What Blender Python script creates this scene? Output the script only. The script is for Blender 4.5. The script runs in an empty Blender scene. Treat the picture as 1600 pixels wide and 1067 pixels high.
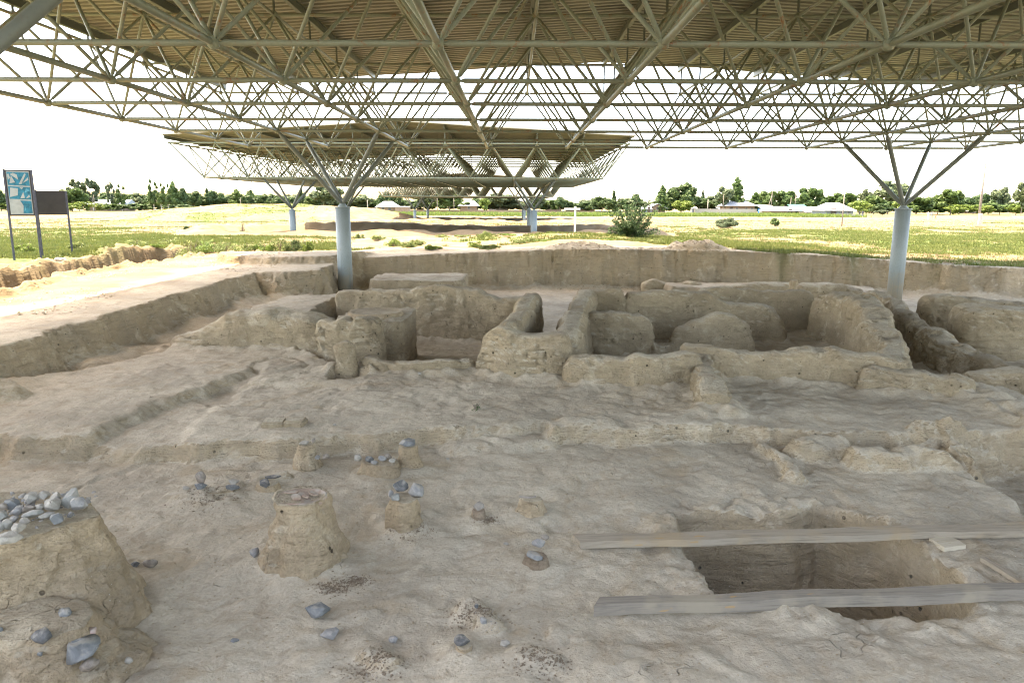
import bpy, bmesh, math, random
import numpy as np
from mathutils import Vector, Matrix, Quaternion
R = math.radians
S = bpy.context.scene
COL = S.collection

# ------------------------------------------------------------------ camera
EYE = 2.0
FPX, TH, YAW, ROLL = 1136.8, .187015, -.0028, .0034
cam = bpy.data.objects.new('camera', bpy.data.cameras.new('camera'))
COL.objects.link(cam); S.camera = cam
cam.data.sensor_width = 36; cam.data.lens = 36*FPX/1600
cam.data.clip_start = .05; cam.data.clip_end = 9000
cam.location = (0, 0, EYE)
cam.matrix_world = (Matrix.Translation((0, 0, EYE)) @ Matrix.Rotation(-YAW, 4, 'Z')
                    @ Matrix.Rotation(math.pi/2-TH, 4, 'X') @ Matrix.Rotation(ROLL, 4, 'Z'))

# ------------------------------------------------------------------ light
SUN_EL, SUN_AZ = R(66.4), R(-70)          # azimuth from +Y towards +X
sd = Vector((math.cos(SUN_EL)*math.sin(SUN_AZ), math.cos(SUN_EL)*math.cos(SUN_AZ), math.sin(SUN_EL)))
W = bpy.data.worlds.new('World'); S.world = W; W.use_nodes = True
wn = W.node_tree; bg = wn.nodes['Background']
sky = wn.nodes.new('ShaderNodeTexSky'); sky.sky_type = 'NISHITA'; sky.sun_disc = False
sky.sun_elevation = SUN_EL; sky.sun_rotation = SUN_AZ % (2*math.pi)
sky.air_density = .7; sky.dust_density = 4; sky.ozone_density = .3; sky.altitude = 900
wn.links.new(sky.outputs[0], bg.inputs[0]); bg.inputs[1].default_value = .15
sun = bpy.data.objects.new('sun', bpy.data.lights.new('sun', 'SUN'))
COL.objects.link(sun); sun.data.energy = 2.0; sun.data.angle = R(.5); sun.data.color = (1, .955, .88)
sun.rotation_mode = 'QUATERNION'; sun.rotation_quaternion = sd.to_track_quat('Z', 'Y'); sun.location = (-20, 30, 60)
S.view_settings.view_transform = 'Standard'; S.view_settings.look = 'None'
S.view_settings.exposure = 3.55; S.view_settings.use_white_balance = True; S.view_settings.white_balance_temperature = 8900; S.view_settings.gamma = 1
S.render.engine = 'CYCLES'
S.cycles.max_bounces = 7; S.cycles.diffuse_bounces = 4; S.cycles.pixel_filter_type = 'BLACKMAN_HARRIS'; S.cycles.filter_width = 1.15

# ------------------------------------------------------------------ survey helpers (photo measurement -> place)
def _ray(px, py):
    a, b = px-800, 533.5-py
    cr, sr = math.cos(ROLL), math.sin(ROLL)
    a, b = cr*a+sr*b, -sr*a+cr*b
    dx, dy, dz = a/FPX, math.cos(TH)+b/FPX*math.sin(TH), -math.sin(TH)+b/FPX*math.cos(TH)
    c, s = math.cos(-YAW), math.sin(-YAW)
    return c*dx-s*dy, s*dx+c*dy, dz
def gz(px, py, z):
    d = _ray(px, py); t = (z-EYE)/d[2]; return d[0]*t, d[1]*t
def gy(px, py, Y):
    d = _ray(px, py); t = Y/d[1]; return d[0]*t, EYE+d[2]*t     # X, Z

# ------------------------------------------------------------------ noise
def _h(ix, iy, iz):
    n = (ix.astype(np.int64)*374761393+iy.astype(np.int64)*668265263+iz.astype(np.int64)*1442695041) & 0xffffffff
    n = ((n ^ (n >> 13))*1274126177) & 0xffffffff
    n = n ^ (n >> 16)
    return (n & 0xffff)/32767.5-1
def vn3(x, y, z):
    x, y, z = np.broadcast_arrays(x, y, z)
    xi, yi, zi = np.floor(x), np.floor(y), np.floor(z)
    fx, fy, fz = x-xi, y-yi, z-zi
    fx = fx*fx*(3-2*fx); fy = fy*fy*(3-2*fy); fz = fz*fz*(3-2*fz)
    def L(a, b, t): return a+(b-a)*t
    c = [[[_h(xi+i, yi+j, zi+k) for k in (0, 1)] for j in (0, 1)] for i in (0, 1)]
    return L(L(L(c[0][0][0], c[1][0][0], fx), L(c[0][1][0], c[1][1][0], fx), fy),
             L(L(c[0][0][1], c[1][0][1], fx), L(c[0][1][1], c[1][1][1], fx), fy), fz)
def vn2(x, y, s=0):
    xi, yi = np.floor(x), np.floor(y)
    fx, fy = x-xi, y-yi
    fx = fx*fx*(3-2*fx); fy = fy*fy*(3-2*fy)
    z = np.full_like(xi, s)
    a, b, c, d = _h(xi, yi, z), _h(xi+1, yi, z), _h(xi, yi+1, z), _h(xi+1, yi+1, z)
    return (a+(b-a)*fx)*(1-fy)+(c+(d-c)*fx)*fy
def fb2(x, y, f, o=3, s=0):
    r = 0; a = 1
    for i in range(o):
        r = r+a*vn2(x*f+i*17.3, y*f-i*9.7, s+i); a *= .5; f *= 2.03
    return r
def fb3(p, f, o=3, s=0):
    r = 0; a = 1
    for i in range(o):
        r = r+a*vn3(p[:, 0]*f+s+i*7.1, p[:, 1]*f-i*3.3, p[:, 2]*f+i*5.7); a *= .5; f *= 2.03
    return r
def sst(a, b, x):
    t = np.clip((x-a)/(b-a), 0, 1); return t*t*(3-2*t)

# ------------------------------------------------------------------ object helpers
def tag(o, label=None, cat=None, group=None, kind=None):
    if label: o['label'] = label
    if cat: o['category'] = cat; o['kind'] = 'thing'
    if group: o['group'] = group
    if kind: o['kind'] = kind
    return o
def mesh_np(name, V, F, mat=None, smooth=True):
    me = bpy.data.meshes.new(name)
    V = np.asarray(V, np.float32); F = np.asarray(F, np.int32)
    me.vertices.add(len(V)); me.vertices.foreach_set('co', V.ravel())
    n, k = F.shape
    me.loops.add(n*k); me.loops.foreach_set('vertex_index', F.ravel())
    me.polygons.add(n); me.polygons.foreach_set('loop_start', np.arange(0, n*k, k, dtype=np.int32))
    if smooth: me.polygons.foreach_set('use_smooth', np.ones(n, bool))
    me.update(calc_edges=True)
    if mat: me.materials.append(mat)
    return me
def mesh_py(name, V, F, mat=None, smooth=False):
    me = bpy.data.meshes.new(name); me.from_pydata([tuple(v) for v in V], [], F); me.update()
    if smooth:
        for p in me.polygons: p.use_smooth = True
    for m in (mat if isinstance(mat, (list, tuple)) else [mat]):
        if m: me.materials.append(m)
    return me
def ob(name, me, parent=None, loc=None, rot=None, mat4=None):
    o = bpy.data.objects.new(name, me); COL.objects.link(o)
    if parent: o.parent = parent
    if loc is not None: o.location = loc
    if rot is not None: o.rotation_euler = rot
    if mat4 is not None: o.matrix_basis = mat4
    return o
def thing(name, label, cat, loc=(0, 0, 0), rz=0, group=None):
    o = ob(name, None, None, loc, (0, 0, rz)); o.empty_display_size = .2
    return tag(o, label, cat, group)
class MB:
    def __init__(s): s.V = []; s.F = []
    def add(s, V, F):
        n = len(s.V); s.V += [tuple(v) for v in V]; s.F += [tuple(i+n for i in f) for f in F]; return s
    def box(s, x0, x1, y0, y1, z0, z1):
        return s.add([(x, y, z) for z in (z0, z1) for y in (y0, y1) for x in (x0, x1)],
                     [(0, 2, 3, 1), (4, 5, 7, 6), (0, 1, 5, 4), (2, 6, 7, 3), (0, 4, 6, 2), (1, 3, 7, 5)])
    def tube(s, a, b, r0, r1=None, n=8, cap=True):
        r1 = r0 if r1 is None else r1
        a, b = Vector(a), Vector(b); d = (b-a).normalized()
        u = d.orthogonal().normalized(); v = d.cross(u)
        V = [p+(u*math.cos(2*math.pi*i/n)+v*math.sin(2*math.pi*i/n))*r for p, r in ((a, r0), (b, r1)) for i in range(n)]
        F = [(i, (i+1) % n, n+(i+1) % n, n+i) for i in range(n)]
        if cap: F += [tuple(range(n-1, -1, -1)), tuple(range(n, 2*n))]
        return s.add(V, F)
    def path(s, P, r, n=8):
        for i in range(len(P)-1): s.tube(P[i], P[i+1], r[i], r[i+1], n, i in (0, len(P)-2))
        return s
    def mesh(s, name, mat=None, smooth=False): return mesh_py(name, s.V, s.F, mat, smooth)
def bevel(me, w, seg=2):
    bm = bmesh.new(); bm.from_mesh(me)
    bmesh.ops.bevel(bm, geom=bm.edges[:], offset=w, segments=seg, affect='EDGES', clamp_overlap=True)
    bm.to_mesh(me); bm.free(); return me

# ------------------------------------------------------------------ materials
class NT:
    def __init__(s, name, rough=.9, spec=.2, metal=0):
        s.m = bpy.data.materials.new(name); s.m.use_nodes = True; s.t = s.m.node_tree
        s.b = s.t.nodes['Principled BSDF']; s.b.inputs['Roughness'].default_value = rough
        s.b.inputs['Specular IOR Level'].default_value = spec; s.b.inputs['Metallic'].default_value = metal
        s.co = s.n('ShaderNodeNewGeometry').outputs['Position']
    def n(s, t, **k):
        x = s.t.nodes.new(t)
        for a, v in k.items(): setattr(x, a, v)
        return x
    def l(s, a, b): s.t.links.new(a, b)
    def val(s, x, sock):
        if isinstance(x, (int, float)): sock.default_value = x
        elif isinstance(x, tuple): sock.default_value = (*x, 1) if len(x) == 3 else x
        else: s.l(x, sock)
    def noise(s, sc, det=4, ro=.55, dist=0, co=None):
        x = s.n('ShaderNodeTexNoise'); x.inputs['Scale'].default_value = sc; x.inputs['Detail'].default_value = det
        x.inputs['Roughness'].default_value = ro; x.inputs['Distortion'].default_value = dist
        s.l(co or s.co, x.inputs['Vector']); return x.outputs['Fac']
    def scaled(s, v, co=None):
        x = s.n('ShaderNodeVectorMath', operation='MULTIPLY'); s.l(co or s.co, x.inputs[0]); x.inputs[1].default_value = v
        return x.outputs[0]
    def ramp(s, f, a, b, c0=0., c1=1.):
        x = s.n('ShaderNodeMapRange', interpolation_type='SMOOTHSTEP'); s.l(f, x.inputs[0])
        x.inputs[1].default_value = a; x.inputs[2].default_value = b; x.inputs[3].default_value = c0; x.inputs[4].default_value = c1
        return x.outputs[0]
    def mix(s, f, a, b, mode='MIX'):
        x = s.n('ShaderNodeMix', data_type='RGBA', blend_type=mode)
        s.val(f, x.inputs[0]); s.val(a, x.inputs[6]); s.val(b, x.inputs[7]); return x.outputs[2]
    def math(s, op, a, b=0., c=0.):
        x = s.n('ShaderNodeMath', operation=op); s.val(a, x.inputs[0]); s.val(b, x.inputs[1])
        if len(x.inputs) > 2: s.val(c, x.inputs[2])
        return x.outputs[0]
    def vor(s, sc, feat='F1', co=None, rnd=1):
        x = s.n('ShaderNodeTexVoronoi', feature=feat); x.inputs['Scale'].default_value = sc
        s.l(co or s.co, x.inputs['Vector']); return x
    def bump(s, h, d, st=1, nrm=None):
        x = s.n('ShaderNodeBump'); x.inputs['Strength'].default_value = st; x.inputs['Distance'].default_value = d
        s.l(h, x.inputs['Height'])
        if nrm: s.l(nrm, x.inputs['Normal'])
        return x.outputs[0]
    def out(s, col, nrm=None):
        s.val(col, s.b.inputs['Base Color'])
        if nrm: s.l(nrm, s.b.inputs['Normal'])
        return s.m

def attr(m, name):
    a = m.n('ShaderNodeAttribute'); a.attribute_name = name; return a.outputs['Fac']

def clay(name, flat, steep, dark, ground=False):
    m = NT(name, .95, .12)
    geo = m.n('ShaderNodeNewGeometry')
    sep = m.n('ShaderNodeSeparateXYZ'); m.l(geo.outputs['True Normal'], sep.inputs[0])
    nz = sep.outputs[2]
    big = m.noise(.8, 5, .6); mid = m.noise(5, 6, .62, .4); fine = m.noise(38, 5, .65)
    st = m.noise(1, 5, .6, .3, m.scaled((2.2, 2.2, 16)))       # strata
    c = m.mix(m.ramp(nz, .55, .93), steep, flat)
    c = m.mix(m.ramp(big, .42, .68, 0, .55), c, tuple(x*.80 for x in dark))
    c = m.mix(m.ramp(mid, .45, .72, 0, .42), c, dark)
    c = m.mix(m.ramp(fine, .38, .60, .22, 0), c, tuple(x*.62 for x in dark))
    c = m.mix(m.math('MULTIPLY', m.ramp(st, .46, .66, 0, .6), m.ramp(nz, .8, .4)), c, tuple(x*.7 for x in steep))
    pale = m.noise(2.3, 6, .7, .8)
    c = m.mix(m.ramp(pale, .53, .70, 0, .5), c, tuple(min(1, x*1.22) for x in flat))
    c = m.mix(m.ramp(m.noise(3.4, 6, .7, .8), .50, .66, 0, .45), c, (flat[0]*.62, flat[1]*.56, flat[2]*.50))
    hol = m.vor(6.5); hm = m.math('MULTIPLY', m.math('MULTIPLY', m.ramp(hol.outputs['Distance'], .07, .12, 1, 0), m.ramp(m.noise(2.1, 3), .44, .54)), m.ramp(nz, .75, .45))
    c = m.mix(m.math('MULTIPLY', hm, 1), c, tuple(x*.35 for x in dark))
    c = m.mix(m.ramp(m.noise(1.15, 6, .68, 1.1), .52, .68, 0, .6), c, (flat[0]*.74, flat[1]*.66, flat[2]*.56))
    # tiny pale chips of plaster and bone
    v = m.vor(23); sp = m.ramp(v.outputs['Distance'], .05, .085, 1, 0)
    spm = m.ramp(m.noise(1.6, 3), .56, .66)
    c = m.mix(m.math('MULTIPLY', sp, m.math('MULTIPLY', spm, .8)), c, (.62, .60, .55))
    # cracks
    wob = m.n('ShaderNodeVectorMath', operation='ADD'); nn = m.n('ShaderNodeTexNoise'); nn.inputs['Scale'].default_value = 4
    m.l(m.co, nn.inputs['Vector']); sc = m.n('ShaderNodeVectorMath', operation='SCALE'); m.l(nn.outputs['Color'], sc.inputs[0]); sc.inputs['Scale'].default_value = .35
    m.l(m.co, wob.inputs[0]); m.l(sc.outputs[0], wob.inputs[1])
    cr = m.vor(3.1 if ground else 4.6, 'DISTANCE_TO_EDGE', wob.outputs[0]).outputs['Distance']
    crk = m.math('MULTIPLY', m.ramp(cr, .0, .016, 1, 0), m.ramp(m.noise(1.7, 3), *((.62, .72) if ground else (.55, .66))))
    c = m.mix(m.math('MULTIPLY', crk, .3 if ground else .5), c, tuple(x*.4 for x in dark))
    if ground:
        g = attr(m, 'green'); s_ = attr(m, 'field')
        straw = m.mix(m.ramp(m.noise(.35, 6, .65), .4, .62), (.175, .138, .072), (.16, .125, .08))
        straw = m.mix(m.ramp(m.noise(2.5, 5, .7), .5, .7, 0, .8), straw, (.12, .10, .052))
        grn = m.mix(m.ramp(m.noise(1.3, 5, .65), .4, .6), (.06, .095, .028), (.115, .125, .05))
        gm = m.math('ADD', g, m.math('MULTIPLY', m.math('SUBTRACT', m.noise(.55, 7, .72, .6), .5), 3.6))
        fld = m.mix(m.ramp(gm, .38, .62), straw, grn)
        sand = m.mix(m.ramp(m.noise(.7, 5), .4, .6), (.20, .155, .10), (.155, .115, .07))
        so = m.mix(attr(m, 'sand'), c, sand)
        c = m.mix(s_, so, fld)
    h1 = m.noise(7, 7, .66, .3); h2 = m.noise(45, 5, .7)
    stp = m.ramp(nz, .85, .5)
    n0 = m.bump(m.math('MULTIPLY', m.math('ADD', m.noise(2.4, 5, .6, .5), m.math('MULTIPLY', st, .45)), stp), .13, 1)
    n1 = m.bump(h1, .024 if ground else .055, 1, n0)
    n2 = m.bump(h2, .008 if ground else .012, 1, n1)
    pit = m.ramp(m.vor(14, co=wob.outputs[0]).outputs['Distance'], .08, .32)
    n3 = m.bump(pit, .012, .3 if ground else .6, n2)
    crk2 = m.math('MULTIPLY', crk, -1)
    n4 = m.bump(m.math('SUBTRACT', crk2, hm), .03, .9, n3)
    return m.out(c, n4)

M = {}
M['ground'] = clay('trampled_clay', (.52, .443, .332), (.41, .315, .20), (.34, .285, .21), True)
M['wall'] = clay('mud_brick_clay', (.51, .438, .325), (.43, .338, .218), (.25, .19, .12))
M['mound'] = clay('pedestal_clay', (.48, .40, .285), (.47, .355, .225), (.25, .19, .125))
M['darkearth'] = clay('reddish_earth', (.33, .25, .175), (.31, .235, .16), (.20, .15, .105))

def paint(name, col, rust=.5, rough=.45, dirt=False):
    m = NT(name, rough, .4)
    a = m.noise(3.1, 5, .7, .5); b = m.noise(22, 5, .7)
    c = m.mix(m.ramp(m.noise(1.3, 4), .35, .7, 0, .45), col, tuple(x*.72 for x in col))
    c = m.mix(m.ramp(b, .45, .7, 0, .3), c, tuple(x*.6 for x in col))
    r = m.math('MULTIPLY', m.ramp(a, .60-.12*rust, .70, 0, 1), m.ramp(b, .40, .58))
    c = m.mix(m.math('MULTIPLY', r, min(1., rust*1.4)), c, (.24, .10, .035))
    if dirt:
        sp = m.n('ShaderNodeSeparateXYZ'); m.l(m.co, sp.inputs[0])
        dd = m.math('ADD', m.math('MULTIPLY', sp.outputs[2], -1), m.math('MULTIPLY', a, 1.3))
        c = m.mix(m.ramp(dd, .55, 1.5, 0, .75), c, (.34, .28, .19))
        st = m.noise(1, 4, .6, 0, m.scaled((14, 14, .7))); c = m.mix(m.ramp(st, .5, .72, 0, .4), c, tuple(x*.65 for x in col))
    return m.out(c, m.bump(b, .003, .5))
M['frame'] = paint('green_grey_frame_paint', (.215, .235, .165), .75)
M['post'] = paint('pale_blue_grey_paint', (.27, .32, .325), .16, .5, True)
M['strut'] = paint('khaki_grey_strut_paint', (.16, .18, .155), .3)
M['beam'] = paint('dark_green_grey_paint', (.115, .13, .10), .25)
def deckmat():
    m = NT('weathered_corrugated_sheet', .55, .35, .1)
    a = m.noise(1, 5, .6, 0, m.scaled((.35, 2.5, 1)))
    c = m.mix(m.ramp(a, .35, .7), (.265, .258, .205), (.165, .16, .125))
    c = m.mix(m.ramp(m.noise(.25, 4), .42, .62, 0, .45), c, (.22, .205, .15))
    c = m.mix(m.ramp(m.noise(6, 5, .7), .6, .75, 0, .4), c, (.20, .11, .05))
    return m.out(c)
M['deck'] = deckmat()

def plain(name, col, var=.25, sc=6, rough=.8, bd=.004, metal=0, spec=.3):
    m = NT(name, rough, spec, metal)
    a = m.noise(sc, 5, .65, .2)
    c = m.mix(m.ramp(a, .35, .65), tuple(x*(1-var) for x in col), tuple(min(1, x*(1+var*.5)) for x in col))
    return m.out(c, m.bump(m.noise(sc*5, 4, .6), bd, .7))
def stonemat(name, col, col2):
    m = NT(name, .62, .35)
    oc = m.n('ShaderNodeTexCoord').outputs['Object']
    a = m.noise(9, 6, .65, .8, oc); b = m.noise(60, 4, .7, 0, oc)
    c = m.mix(m.ramp(a, .4, .62), col, col2)
    c = m.mix(m.ramp(b, .55, .7, 0, .35), c, tuple(x*.5 for x in col))
    geo = m.n('ShaderNodeNewGeometry'); sep = m.n('ShaderNodeSeparateXYZ'); m.l(geo.outputs['Normal'], sep.inputs[0])
    c = m.mix(m.math('MULTIPLY', m.ramp(sep.outputs[2], .2, .95, 0, .75), m.ramp(m.noise(14, 5), .42, .62)), c, (.36, .32, .26))
    return m.out(c, m.bump(m.math('ADD', a, m.math('MULTIPLY', b, .3)), .008, .8))
M['s_blue'] = stonemat('blue_grey_stone', (.12, .125, .12), (.185, .185, .175))
M['s_dark'] = stonemat('dark_grey_stone', (.08, .078, .073), (.135, .13, .12))
M['s_grey'] = stonemat('mid_grey_stone', (.20, .19, .175), (.29, .275, .25))
M['s_pale'] = stonemat('pale_stone', (.27, .245, .20), (.37, .335, .275))
M['s_green'] = stonemat('greenish_grey_stone', (.22, .215, .185), (.30, .285, .245))
M['s_pink'] = stonemat('pinkish_stone', (.42, .27, .22), (.50, .36, .30))
M['s_brown'] = stonemat('brown_grey_stone', (.19, .155, .12), (.28, .23, .18))
M['pot'] = stonemat('red_brown_pottery', (.27, .18, .13), (.36, .27, .195))
def wood(name, c1, c2, c3):
    m = NT(name, .95, .05)
    oc = m.n('ShaderNodeTexCoord').outputs['Object']
    g = m.noise(1, 7, .65, .6, m.scaled((2.5, 55, 55), oc)); a = m.noise(2.2, 4, .6, 0, oc)
    c = m.mix(m.ramp(g, .42, .75), c1, c2)
    c = m.mix(m.ramp(a, .45, .62, 0, .8), c, c3)
    ch = m.math('MULTIPLY', m.ramp(m.noise(1, 3, .5, 0, m.scaled((3.5, 14, 14), oc)), .69, .72), .7)
    c = m.mix(ch, c, (.40, .25, .11))
    return m.out(c, m.bump(g, .003, .6))
M['wood_tan'] = wood('weathered_tan_wood', (.33, .275, .205), (.19, .15, .105), (.36, .27, .17))
M['wood_grey'] = wood('weathered_grey_wood', (.25, .215, .17), (.14, .12, .092), (.32, .27, .195))
M['wood_pale'] = wood('pale_sawn_wood', (.50, .43, .32), (.40, .33, .23), (.5, .42, .3))
M['leafs'] = []
def leaf(name, c1, c2):
    m = NT(name, .6, .25)
    oi = m.n('ShaderNodeObjectInfo').outputs['Random']
    a = m.noise(.45, 4); b = m.noise(5, 3)
    c = m.mix(m.ramp(a, .38, .62), c1, c2)
    c = m.mix(m.ramp(b, .4, .65, 0, .5), c, tuple(min(1, x*1.45) for x in c2))
    c = m.mix(m.math('MULTIPLY', oi, .35), c, (c2[0]*1.25, c2[1]*1.0, c2[2]*.6))
    m.out(c)
    tr = m.n('ShaderNodeBsdfTranslucent'); m.l(c, tr.inputs[0])
    mx = m.n('ShaderNodeMixShader'); mx.inputs[0].default_value = .3
    m.l(m.b.outputs[0], mx.inputs[1]); m.l(tr.outputs[0], mx.inputs[2])
    m.l(mx.outputs[0], m.t.nodes['Material Output'].inputs[0]); return m.m
M['leaf_mid'] = leaf('mid_green_leaves', (.048, .092, .03), (.075, .125, .045))
M['leaf_dark'] = leaf('dark_green_leaves', (.036, .072, .03), (.058, .10, .042))
M['leaf_grey'] = leaf('grey_green_leaves', (.065, .098, .055), (.095, .13, .075))
M['leaf_bright'] = leaf('bright_green_leaves', (.085, .14, .03), (.12, .175, .045))
M['leaf_weed'] = leaf('weed_leaves', (.11, .155, .055), (.16, .20, .08))
M['grass'] = leaf('grass_blades', (.075, .12, .032), (.125, .15, .052))
M['straw'] = leaf('dry_grass_blades', (.20, .16, .085), (.25, .20, .115))
M['bark'] = plain('tree_bark', (.20, .16, .12), .3, 8)
M['bark_pale'] = plain('pale_birch_bark', (.50, .47, .42), .2, 8)
M['white_roof'] = plain('pale_metal_roof', (.34, .355, .37), .1, 2, .4)
M['blue_roof'] = plain('pale_blue_metal_roof', (.25, .31, .37), .1, 2, .4)
M['teal_roof'] = plain('pale_teal_roof', (.16, .27, .28), .12, 2, .5)
M['green_roof'] = plain('green_painted_roof', (.03, .15, .10), .12, 2, .5)
M['grey_roof'] = plain('grey_sheet_roof', (.19, .195, .195), .15, 2, .6)
M['tan_wall'] = plain('tan_mud_plaster', (.21, .155, .11), .15, 1.5)
M['white_wall'] = plain('whitewashed_plaster', (.32, .295, .26), .08, 1.5)
M['grey_wall'] = plain('blue_grey_plaster', (.16, .175, .19), .12, 1.5)
M['dark_open'] = plain('dark_wood_door', (.08, .06, .05), .3, 4)
M['glass'] = plain('dark_window_glass', (.05, .06, .07), .2, 3, .15, .0, 0, .5)
M['blue_paint'] = plain('bright_blue_paint', (.03, .22, .55), .15, 4, .5)
M['red_paint'] = plain('red_paint', (.50, .05, .03), .2, 4, .5)
M['concrete'] = plain('grey_concrete', (.40, .37, .32), .2, 5)
M['conc_dark'] = plain('weathered_pole_wood', (.22, .19, .16), .3, 5)
M['white_paint'] = plain('white_post_paint', (.55, .55, .54), .08, 6, .5)
M['sign_dark'] = plain('dark_brown_grey_board', (.028, .025, .024), .2, 3, .5)
M['sign_post'] = plain('violet_grey_sign_post', (.05, .055, .075), .25, 8, .5)
M['sign_white'] = plain('faded_pale_print', (.27, .285, .27), .12, 5, .6, .0005)
M['sign_teal'] = plain('teal_map_print', (.006, .13, .19), .35, 7, .6, .0005)
M['sign_teal2'] = plain('light_teal_map_print', (.06, .25, .32), .35, 7, .6, .0005)
M['brick_old'] = M['wall']

# ------------------------------------------------------------------ ruin geometry
WALLS = []      # centreline samples for the talus in the ground sheet: (x, y, halfwidth)
def resample(P, step, smooth=True):
    P = np.array(P, float)
    if smooth and len(P) > 2:
        Q = [P[0]]
        for i in range(len(P)-1):
            p0 = P[max(i-1, 0)]; p1 = P[i]; p2 = P[i+1]; p3 = P[min(i+2, len(P)-1)]
            for t in np.linspace(0, 1, 9)[1:]:
                Q.append(.5*((2*p1)+(p2-p0)*t+(2*p0-5*p1+4*p2-p3)*t*t+(3*p1-p0-3*p2+p3)*t**3))
        P = np.array(Q)
    d = np.r_[0, np.cumsum(np.hypot(np.diff(P[:, 0]), np.diff(P[:, 1])))]
    n = max(6, int(d[-1]/step))
    s = np.linspace(0, d[-1], n)
    return s, np.stack([np.interp(s, d, P[:, k]) for k in range(P.shape[1])], 1)

def ruin_wall(name, label, pts, z0, seed=0, step=.05, rough=1., boxy=4.6, batter=.17, mat='wall', group=None, cat='ruined wall', talus=True, lump=1.):
    """pts: (x, y, ztop, halfwidth) along the centre line"""
    s, P = resample(pts, step)
    x, y, zt, hw = P.T
    L = s[-1]
    tx, ty = np.gradient(x), np.gradient(y); l = np.hypot(tx, ty)+1e-9; tx /= l; ty /= l
    nx, ny = ty, -tx
    zt = zt+lump*(.05*vn2(s*1.7+seed, s*0+.3, seed)+.03*vn2(s*6+seed, s*0+.3, seed+5))
    hw = hw*(1+.10*vn2(s*1.3+seed*3, s*0+.7, seed+2))
    r = np.minimum(np.median(hw)*.55, L*.3)
    e = np.minimum(s, L-s)
    k = np.sqrt(np.clip(1-((r-np.minimum(e, r))/r)**2, 0.0004, 1))
    hgt = (zt-z0)*(.72+.28*k)
    H = float(np.mean(zt)-z0); w = float(np.mean(hw))
    t = np.linspace(0, math.pi, 400)
    cx = np.sign(np.cos(t))*np.abs(np.cos(t))**(2/boxy); cz = np.abs(np.sin(t))**(2/boxy)
    dd = np.r_[0, np.cumsum(np.hypot(np.diff(cx)*w, np.diff(cz)*H))]
    m = max(12, int(dd[-1]/step)); ss = np.linspace(0, dd[-1], m)
    cx = np.interp(ss, dd, cx); cz = np.interp(ss, dd, cz)
    off = cx[None, :]*hw[:, None]*k[:, None]*(1+batter*(1-cz[None, :]))
    X = x[:, None]+nx[:, None]*off; Y = y[:, None]+ny[:, None]*off
    Z = z0+cz[None, :]*hgt[:, None]
    G = np.stack([X, Y, Z], -1)
    du = np.gradient(G, axis=0); dv = np.gradient(G, axis=1)
    N = np.cross(du, dv); N /= (np.linalg.norm(N, axis=-1, keepdims=True)+1e-9)
    C = np.stack([x, y, z0+hgt*.5], -1)[:, None, :]
    sg = np.sign(((G-C)*N).sum(-1).mean()); N *= sg
    p = G.reshape(-1, 3)
    d = rough*(.040*fb3(p, 1.6, 2, seed)+.034*fb3(p, 5.0, 3, seed+3)+.016*fb3(p, 16, 2, seed+9)-.03*sst(.07, 0, np.abs(fb3(p, 2.4, 3, seed+77)))*sst(0, .3, fb3(p, .9, 2, seed+78)))
    # eroded brick courses
    crs = np.abs(((p[:, 2]+.02*fb3(p, 2., 2, seed+30))/.115) % 1-.5)*2
    n_ = len(s)
    msk = sst(-.25, .35, fb3(p, 1.2, 2, seed+40))
    row = np.floor((p[:, 2]+.02*fb3(p, 2., 2, seed+30))/.115)
    sj = np.repeat(s, m)+.02*fb3(p, 3., 2, seed+33)+.13*(row % 2)
    vj = np.abs((sj/.27) % 1-.5)*2
    top = np.tile(sst(.88, .99, cz), n_)
    d *= 1-.6*top
    d -= rough*.05*np.maximum(sst(.72, 1., crs), sst(.84, 1., vj))*msk*(1-top)
    # spalled plaster patches
    sp = fb3(p, 2.6, 3, seed+60); d -= rough*.028*sst(.25, .38, sp)
    low = np.repeat(k, m)
    p = p+N.reshape(-1, 3)*(d*np.clip(low, .3, 1))[:, None]
    n = len(s)
    i = np.arange(n-1)[:, None]*m+np.arange(m-1)[None, :]
    F = np.stack([i, i+m, i+m+1, i+1], -1).reshape(-1, 4)
    if sg > 0: F = F[:, ::-1]
    me = mesh_np(name, p, F, M[mat])
    o = ob(name, me); tag(o, label, cat, group)
    if talus:
        for q in range(0, n, 4): WALLS.append((x[q], y[q], hw[q], z0))
    return o

def front(pts, zf, hw, zb=None):
    """(px, py_base, py_top) of the near face -> centreline"""
    A = []
    for q in pts:
        X, Y = gz(q[0], q[1], zf); Z = gy(q[0], q[2], Y)[1]
        A.append([X, Y, Z+(.05 if Y > 13 else -.015), q[3] if len(q) > 3 else hw])
    A = np.array(A); t = np.gradient(A[:, :2], axis=0); t /= np.linalg.norm(t, axis=1)[:, None]+1e-9
    nrm = np.stack([-t[:, 1], t[:, 0]], 1); nrm *= np.sign(nrm[:, 1]+1e-6)[:, None]
    A[:, :2] += nrm*A[:, 3:4]
    return A
def crest(pts, hw):
    """(px, py, Y) of the crest of a wall running away"""
    A = []
    for q in pts:
        X, Z = gy(q[0], q[1], q[2]); A.append([X, q[2], Z+(.04 if q[2] > 13 else 0), q[3] if len(q) > 3 else hw])
    return np.array(A)

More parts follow.
